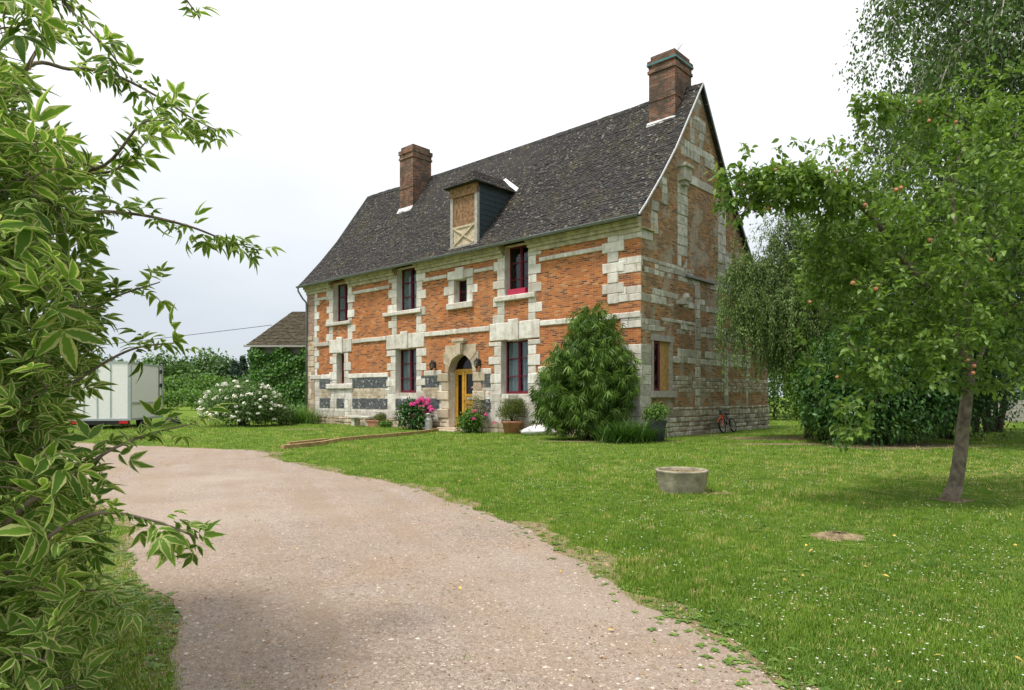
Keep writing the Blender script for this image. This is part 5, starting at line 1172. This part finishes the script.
sheet('path_edge', verge_poly, .004, M['verge']); sheet('gravel_drive', drive_poly, .008, M['gravel'])
soil_spots = [(1.9,19.0,1.3,.30),(5.5,8.3,.25,.2),(8.4,20.4,2.0,.8),(7.0,17.9,1.4,.35),(2.7,8.85,.3,.14),(6.2,22.2,1.2,.35),(4.5,19.0,.5,.3),(-8.1,25.9,.9,.4),(10,17.5,2.2,1.4)]
for i, (x, y, a, b) in enumerate(soil_spots):
    sheet('bare_soil', [(x+a*(1+.2*math.sin(3*t+i)+.12*math.sin(7*t+i)+random.uniform(-.08,.08))*math.cos(t), y+b*(1+.2*math.cos(4*t+i)+random.uniform(-.1,.1))*math.sin(t)) for t in np.linspace(0, 2*PI, 60)[:-1]], .004, M['soil'])
b_ = MB()
for r0, z0, r1, z1 in ((.0,.05,.07,.045),(.07,.045,.13,.025),(.13,.025,.2,.0)): pass
b_.lathe([(.19,0),(.15,.012),(.10,.022),(.05,.03),(0,.032)], n=26, wob=.3); b_.v = [(x*1.25+random.uniform(-.012,.012), y+random.uniform(-.012,.012), z*random.uniform(.5,1.5)) for x,y,z in b_.v]; o = b_.build('earth_mound', M['soil'], None, True); o.location = (3.02, 6.1+.05, 0); tag(o, 'small reddish mound of bare earth in the middle of the lawn', 'earth mound')
# grass ------------------------------------------------------------
def blades_T(n, bend=.5, w=.11, R=.6):
    V = []; F = []; Lv = []
    for k in range(n):
        a = random.uniform(0,2*PI); h = random.uniform(.6,1.15); bx, by = random.gauss(0,R), random.gauss(0,R); ln = random.uniform(.1,bend)*h*1.3; dx, dy = math.cos(a), math.sin(a); sx, sy = -dy*w/2, dx*w/2; b0 = len(V)
        for t, ww in ((0,1),(.55,.8),(1,.08)): 
            z = h*t*(1-.15*t); o = ln*t*t; V += [(bx+dx*o-sx*ww, by+dy*o-sy*ww, z), (bx+dx*o+sx*ww, by+dy*o+sy*ww, z)]; Lv += [(-1,t,k/n),(1,t,k/n)]
        F += [(b0,b0+1,b0+3,b0+2),(b0+2,b0+3,b0+5,b0+4)]
    return np.array(V), np.array(F), np.array(Lv)
def wave(P, s_=1., ph=0.): return np.sin(P[:,0]*1.3*s_+ph)*np.cos(P[:,1]*1.1*s_+1.7*ph)*.5+np.sin(P[:,0]*3.1*s_+P[:,1]*2.3*s_+ph)*.3+np.sin(P[:,0]*7.7*s_-P[:,1]*6.1*s_)*.2
NG = 150000; u = rng.random(NG); Ya = 2.4; Yb = 42.; g_ = -.75; Yr = (Ya**g_ + u*(Yb**g_-Ya**g_))**(1/g_)
P = np.stack([rng.uniform(-1,1,NG)*(.86*Yr+1.6), Yr], -1)
ind = in_poly(P, drive_poly); ok = ~ind | ((rng.random(NG) < .0015))
inv = in_poly(P, verge_poly) & ~ind; ok &= ~inv | (rng.random(NG) < np.where(wave(P, 3., 1.) > 0., .65, .12))
for (x, y, a, b) in soil_spots: d = ((P[:,0]-x)/a)**2+((P[:,1]-y)/b)**2; ok &= rng.random(NG) < np.clip((d-.25)*1.1, .12, 1)
ok &= rng.random(NG) < np.clip((((P[:,0]-3.02)/.3)**2+((P[:,1]-6.15)/.24)**2)-.15, .18, 1)
ok &= ~in_house(np.concatenate([P, np.zeros((NG,1))], 1), .05); ok &= (np.hypot(P[:,0]-2.31, P[:,1]-9.05) > .31)
ok &= ~((P[:,0] > -14.6) & (P[:,0] < -6) & (P[:,1] > 38))
P = P[ok]; n = len(P); W_ = wave(P) + .5*wave(P, 2.6, 2.) + .5*wave(P, .45, 1.); dry = (rng.random(n) < np.clip(.05 + .16*(W_ > .5), 0, 1)) | (rng.random(n) < .35*np.exp(-((P[:,0]-11)**2/30+(P[:,1]-11.5)**2/5)))
rnd = np.clip(.38 + .2*rng.normal(0,1,n) + .30*W_, 0, .94); rnd[dry] = .99
h = (.028 + .0016*P[:,1]) * rng.uniform(.6,1.4,n) * (1+.6*np.clip(W_,-.7,1)); pass
gx = (P[:,0] < -1.3) & (P[:,1] < 8); h[gx] *= .62
az = rng.uniform(0,2*PI,n); cz, sz = np.cos(az), np.sin(az); Rm = np.zeros((n,3,3)); Rm[:,0,0] = cz; Rm[:,0,1] = -sz; Rm[:,1,0] = sz; Rm[:,1,1] = cz; Rm[:,2,2] = 1
pos = np.concatenate([P, np.zeros((n,1))], 1); wd = np.maximum(.034, .0065*P[:,1]**.9)
sc = np.stack([wd, wd, h], -1)
half = rng.random(n) < .5
for i, sel in enumerate((half, ~half)):
    T = blades_T(8); 
    if i == 0: keep0 = (T, pos[sel], Rm[sel], sc[sel], rnd[sel])
    else:
        A_ = keep0; tv = A_[0]; 
        # both tuft shapes in ONE grass object
        def expand(T, pos, R, s3, rn):
            loc = T[0][None]*s3[:,None,:]; V = np.einsum('nij,nvj->nvi', R, loc)+pos[:,None,:]; F = (T[1][None]+(np.arange(len(pos))*len(T[0]))[:,None,None]).reshape(-1,4)
            r2 = np.where(rn[:,None] > .96, rn[:,None], np.clip(rn[:,None]+(T[2][None,:,2]-.5)*.5, 0, .95)); return V.reshape(-1,3), F, r2.reshape(-1)
        a_ = expand(*A_); b2 = expand(T, pos[sel], Rm[sel], sc[sel], rnd[sel])
        V = np.concatenate([a_[0], b2[0]]); F = np.concatenate([a_[1], b2[1]+len(a_[0])]); tag(npmesh('grass', V, F, FM['blade'], None, np.concatenate([a_[2], b2[2]])), 'short green lawn grass with dry patches', 'grass', kind='stuff')
print('tufts', n)
# clover and low broad-leaved weeds along the drive edges and in the near lawn
e = []
for poly, k in ((rs, 650), (ls, 700)):
    pp = np.array(poly); pp = pp[(pp[:,1] > 2) & (pp[:,1] < 16)]; i = rng.integers(0, len(pp), k); e.append(pp[i] + rng.normal(0, .13, (k,2)) + (np.array([.08,.05]) if poly is rs else np.array([-.3,0])))
Q = np.stack([rng.uniform(-1,9,6000), rng.uniform(2.6,13,6000)], -1); Q = Q[~in_poly(Q, verge_poly)]; Q = Q[wave(Q,1.4,1.) + .5*wave(Q,4.,2.) > .12]
Q2 = np.stack([rng.uniform(-3.4,-1.4,2200), rng.uniform(2.6,6.5,2200)], -1); Q2 = Q2[~in_poly(Q2, drive_poly)]; E_ = np.concatenate(e+[Q,Q2]); n = len(E_)
wT_ = join_T([(leaf_T(1,.6,2,.2,.3,.6), rotm(2*PI*k/6+random.random(), .35), (0,0,.05), random.uniform(.7,1.1), random.random()) for k in range(6)])
az = rng.uniform(0,2*PI,n); cz, sz = np.cos(az), np.sin(az); Rm = np.zeros((n,3,3)); Rm[:,0,0] = cz; Rm[:,0,1] = -sz; Rm[:,1,0] = sz; Rm[:,1,1] = cz; Rm[:,2,2] = 1
tag(scatter('low_weeds', wT_, np.concatenate([E_, np.full((n,1),.008)],1), Rm, (.014+.03*rng.random(n)**1.5), FM['weed']), 'broad-leaved weeds and clover along the gravel edge', 'weeds', kind='stuff')
nF = 5200; u = rng.random(nF); Yr = (2.3**-.9 + u*(16.**-.9-2.3**-.9))**(1/-.9); P = np.stack([rng.uniform(-.85,.7,nF)*Yr, Yr], -1); P = P[in_poly(P, verge_poly)]; P = P[(wave(P,1.2,2.5)+.4*wave(P,3.,.4) > .18) | (rng.random(len(P)) < .1)]; n = len(P)
M['litter'] = NT('dry_litter', .9, .1).mat; _m = M['litter']; _nt = NT('dry_leaf_litter', .9, .1); _nt.col(_nt.ramp(_nt.attr('rnd'), [(0., (.10,.05,.02)), (.5, (.30,.17,.07)), (1., (.50,.36,.18))])); M['litter'] = _nt.mat; bpy.data.materials.remove(_m)
tag(scatter('plant_litter', leaf_T(1,.4,2,.2,.3,.8), np.concatenate([P, np.full((n,1),.012)],1), frames(nrm(np.stack([rng.normal(0,1,n),rng.normal(0,1,n),rng.normal(0,.12,n)],-1)), nrm(rng.normal(0,.25,(n,3))+np.array([0,0,1.]))), (.009+.022*rng.random(n)**3)+.0010*P[:,1], M['litter']), 'brown dry plant litter strewn over the gravel drive', 'litter', kind='stuff')
# pebbles
nP = 26000; u = rng.random(nP); Yr = (2.3**-1.2 + u*(15.**-1.2-2.3**-1.2))**(1/-1.2); P = np.stack([rng.uniform(-.85,.7,nP)*Yr, Yr], -1); P = P[in_poly(P, verge_poly)]; n = len(P)
oc = np.array([(1,0,0),(.3,.9,0),(-.8,.5,0),(-.8,-.6,0),(.4,-.9,0),(0,0,.55)], float); of = np.array([(0,1,5,5),(1,2,5,5),(2,3,5,5),(3,4,5,5),(4,0,5,5)])
m = NT('pebbles', .9, .2); m.col(m.ramp(m.attr('rnd'), [(0., (.13,.09,.065)), (.35, (.30,.23,.18)), (.8, (.43,.35,.29)), (1., (.60,.54,.48))])); 
V = oc; az = rng.uniform(0,2*PI,n); s_ = rng.gamma(2.2,.0016,n)+.0015+.00035*P[:,1]; cz, sz = np.cos(az), np.sin(az)
Rm = np.zeros((n,3,3)); Rm[:,0,0] = cz; Rm[:,0,1] = -sz; Rm[:,1,0] = sz; Rm[:,1,1] = cz; Rm[:,2,2] = 1
loc = V[None]*np.stack([s_*rng.uniform(.7,1.4,n), s_, s_*rng.uniform(.6,1,n)],-1)[:,None,:]; VV = np.einsum('nij,nvj->nvi', Rm, loc)+np.concatenate([P, np.full((n,1),.0075)],1)[:,None,:]
FF_ = (of[:, :3][None]+(np.arange(n)*6)[:,None,None]).reshape(-1,3)
tag(npmesh('pebbles', VV.reshape(-1,3), FF_, m.mat, None, np.repeat(rng.random(n),6), smooth=False), 'loose pebbles scattered over the gravel drive', 'pebbles', kind='stuff')
# daisies
nd = 7000; Yr = rng.uniform(2.8, 17, nd)**1.0; P = np.stack([rng.uniform(-.05,.95,nd)*Yr+.5, Yr], -1); P = P[~in_poly(P, verge_poly)]; P = P[(wave(P,1.5,4.)+.3*wave(P,4.,1.) > .12) | (rng.random(len(P)) < .12)]; n = len(P)
dT = join_T([(leaf_T(.5,.34,1,.0,.1,.6), rotm(2*PI*k/6, .12), (0,0,0), 1, .5) for k in range(6)])
tag(scatter('daisies', dT, np.concatenate([P, rng.uniform(.035,.06,(n,1))+.0016*P[:,1:2]],1), frames(nrm(np.stack([rng.normal(0,1,n),rng.normal(0,1,n),rng.normal(0,.15,n)],-1)), np.tile(np.array([[0,-.2,1.]]),(n,1))), .014*rng.uniform(.8,1.3,n)+.0007*P[:,1], M['whitepetal']), 'tiny white daisies and clover heads dotted over the lawn', 'daisies', kind='stuff')
# fallen leaves
nf = 170; Yr = rng.uniform(2.7, 15, nf); P = np.stack([rng.uniform(-.35,.8,nf)*Yr, Yr], -1); ind = in_poly(P, drive_poly); P = P[~ind | (rng.random(nf) < .3)]; n = len(P); ind = in_poly(P, drive_poly)
tag(scatter('fallen_leaves', leaf_T(1,.55,3,.3,.4,.8), np.concatenate([P, np.where(ind,.018,.045)[:,None]+.001*P[:,1:2]],1), frames(nrm(np.stack([rng.normal(0,1,n),rng.normal(0,1,n),rng.normal(0,.2,n)],-1)), nrm(rng.normal(0,.3,(n,3))+np.array([0,0,1.]))), .03*rng.uniform(.6,1.4,n), M['yellowleaf']), 'fallen yellow and brown leaves on lawn and gravel', 'leaves', kind='stuff')
# ================================================================ LIGHT, SKY, CAMERA
w = bpy.data.worlds.new('World'); scn.world = w; w.use_nodes = True; t = w.node_tree; N = t.nodes; L = t.links
bgn = N['Background']; outw = N['World Output']; sky = N.new('ShaderNodeTexSky'); sky.sky_type = 'NISHITA'; sky.sun_disc = False
SE, SA = math.radians(66), math.radians(-128)      # sun azimuth measured from +Y towards +X
sky.sun_elevation = SE; sky.sun_rotation = SA; L.new(sky.outputs[0], bgn.inputs[0]); bgn.inputs[1].default_value = .08
tc = N.new('ShaderNodeTexCoord'); sp = N.new('ShaderNodeSeparateXYZ'); L.new(tc.outputs['Generated'], sp.inputs[0])
mp = N.new('ShaderNodeMapping'); mp.inputs['Scale'].default_value = (1,1,2.6); L.new(tc.outputs['Generated'], mp.inputs[0])
ns = N.new('ShaderNodeTexNoise'); ns.inputs['Scale'].default_value = 2.2; ns.inputs['Detail'].default_value = 6; L.new(mp.outputs[0], ns.inputs['Vector'])
ad = N.new('ShaderNodeMath'); ad.operation = 'MULTIPLY_ADD'; ad.inputs[1].default_value = .22; L.new(ns.outputs[0], ad.inputs[0]); L.new(sp.outputs[2], ad.inputs[2])
rp = N.new('ShaderNodeValToRGB'); L.new(ad.outputs[0], rp.inputs[0]); cr = rp.color_ramp
for e_, (p, c) in zip([cr.elements[0], cr.elements[1], cr.elements.new(.3), cr.elements.new(.55)], [(.0,(.50,.54,.59)), (1.,(1.,1.,1.)), (.22,(.58,.625,.68)), (.5,(.97,.985,1.))]): e_.position = p; e_.color = (*c, 1)
b2 = N.new('ShaderNodeBackground'); L.new(rp.outputs[0], b2.inputs[0]); b2.inputs[1].default_value = 1.0
mx = N.new('ShaderNodeMixShader'); mx.inputs[0].default_value = .9; L.new(bgn.outputs[0], mx.inputs[1]); L.new(b2.outputs[0], mx.inputs[2]); L.new(mx.outputs[0], outw.inputs[0])
sd = bpy.data.lights.new('sun', 'SUN'); sd.energy = 3.0; sd.angle = math.radians(10); sd.color = (1., .95, .87); so = bpy.data.objects.new('sun', sd); COL.objects.link(so)
dv = Vector((math.cos(SE)*math.sin(SA), math.cos(SE)*math.cos(SA), math.sin(SE))); so.rotation_euler = dv.to_track_quat('Z', 'Y').to_euler()
cd = bpy.data.cameras.new('camera'); cam = bpy.data.objects.new('camera', cd); COL.objects.link(cam); cam.location = (0, 0, 1.3); cam.rotation_euler = (PI/2, 0, 0)
cd.sensor_width = 36; cd.lens = 665/1024*36; cd.shift_y = 51/1024; cd.clip_start = .05; cd.clip_end = 2500; scn.camera = cam
scn.view_settings.view_transform = 'Standard'; scn.view_settings.look = 'None'; scn.view_settings.exposure = .38; scn.view_settings.gamma = 1
scn.render.resolution_x = 1024; scn.render.resolution_y = 690
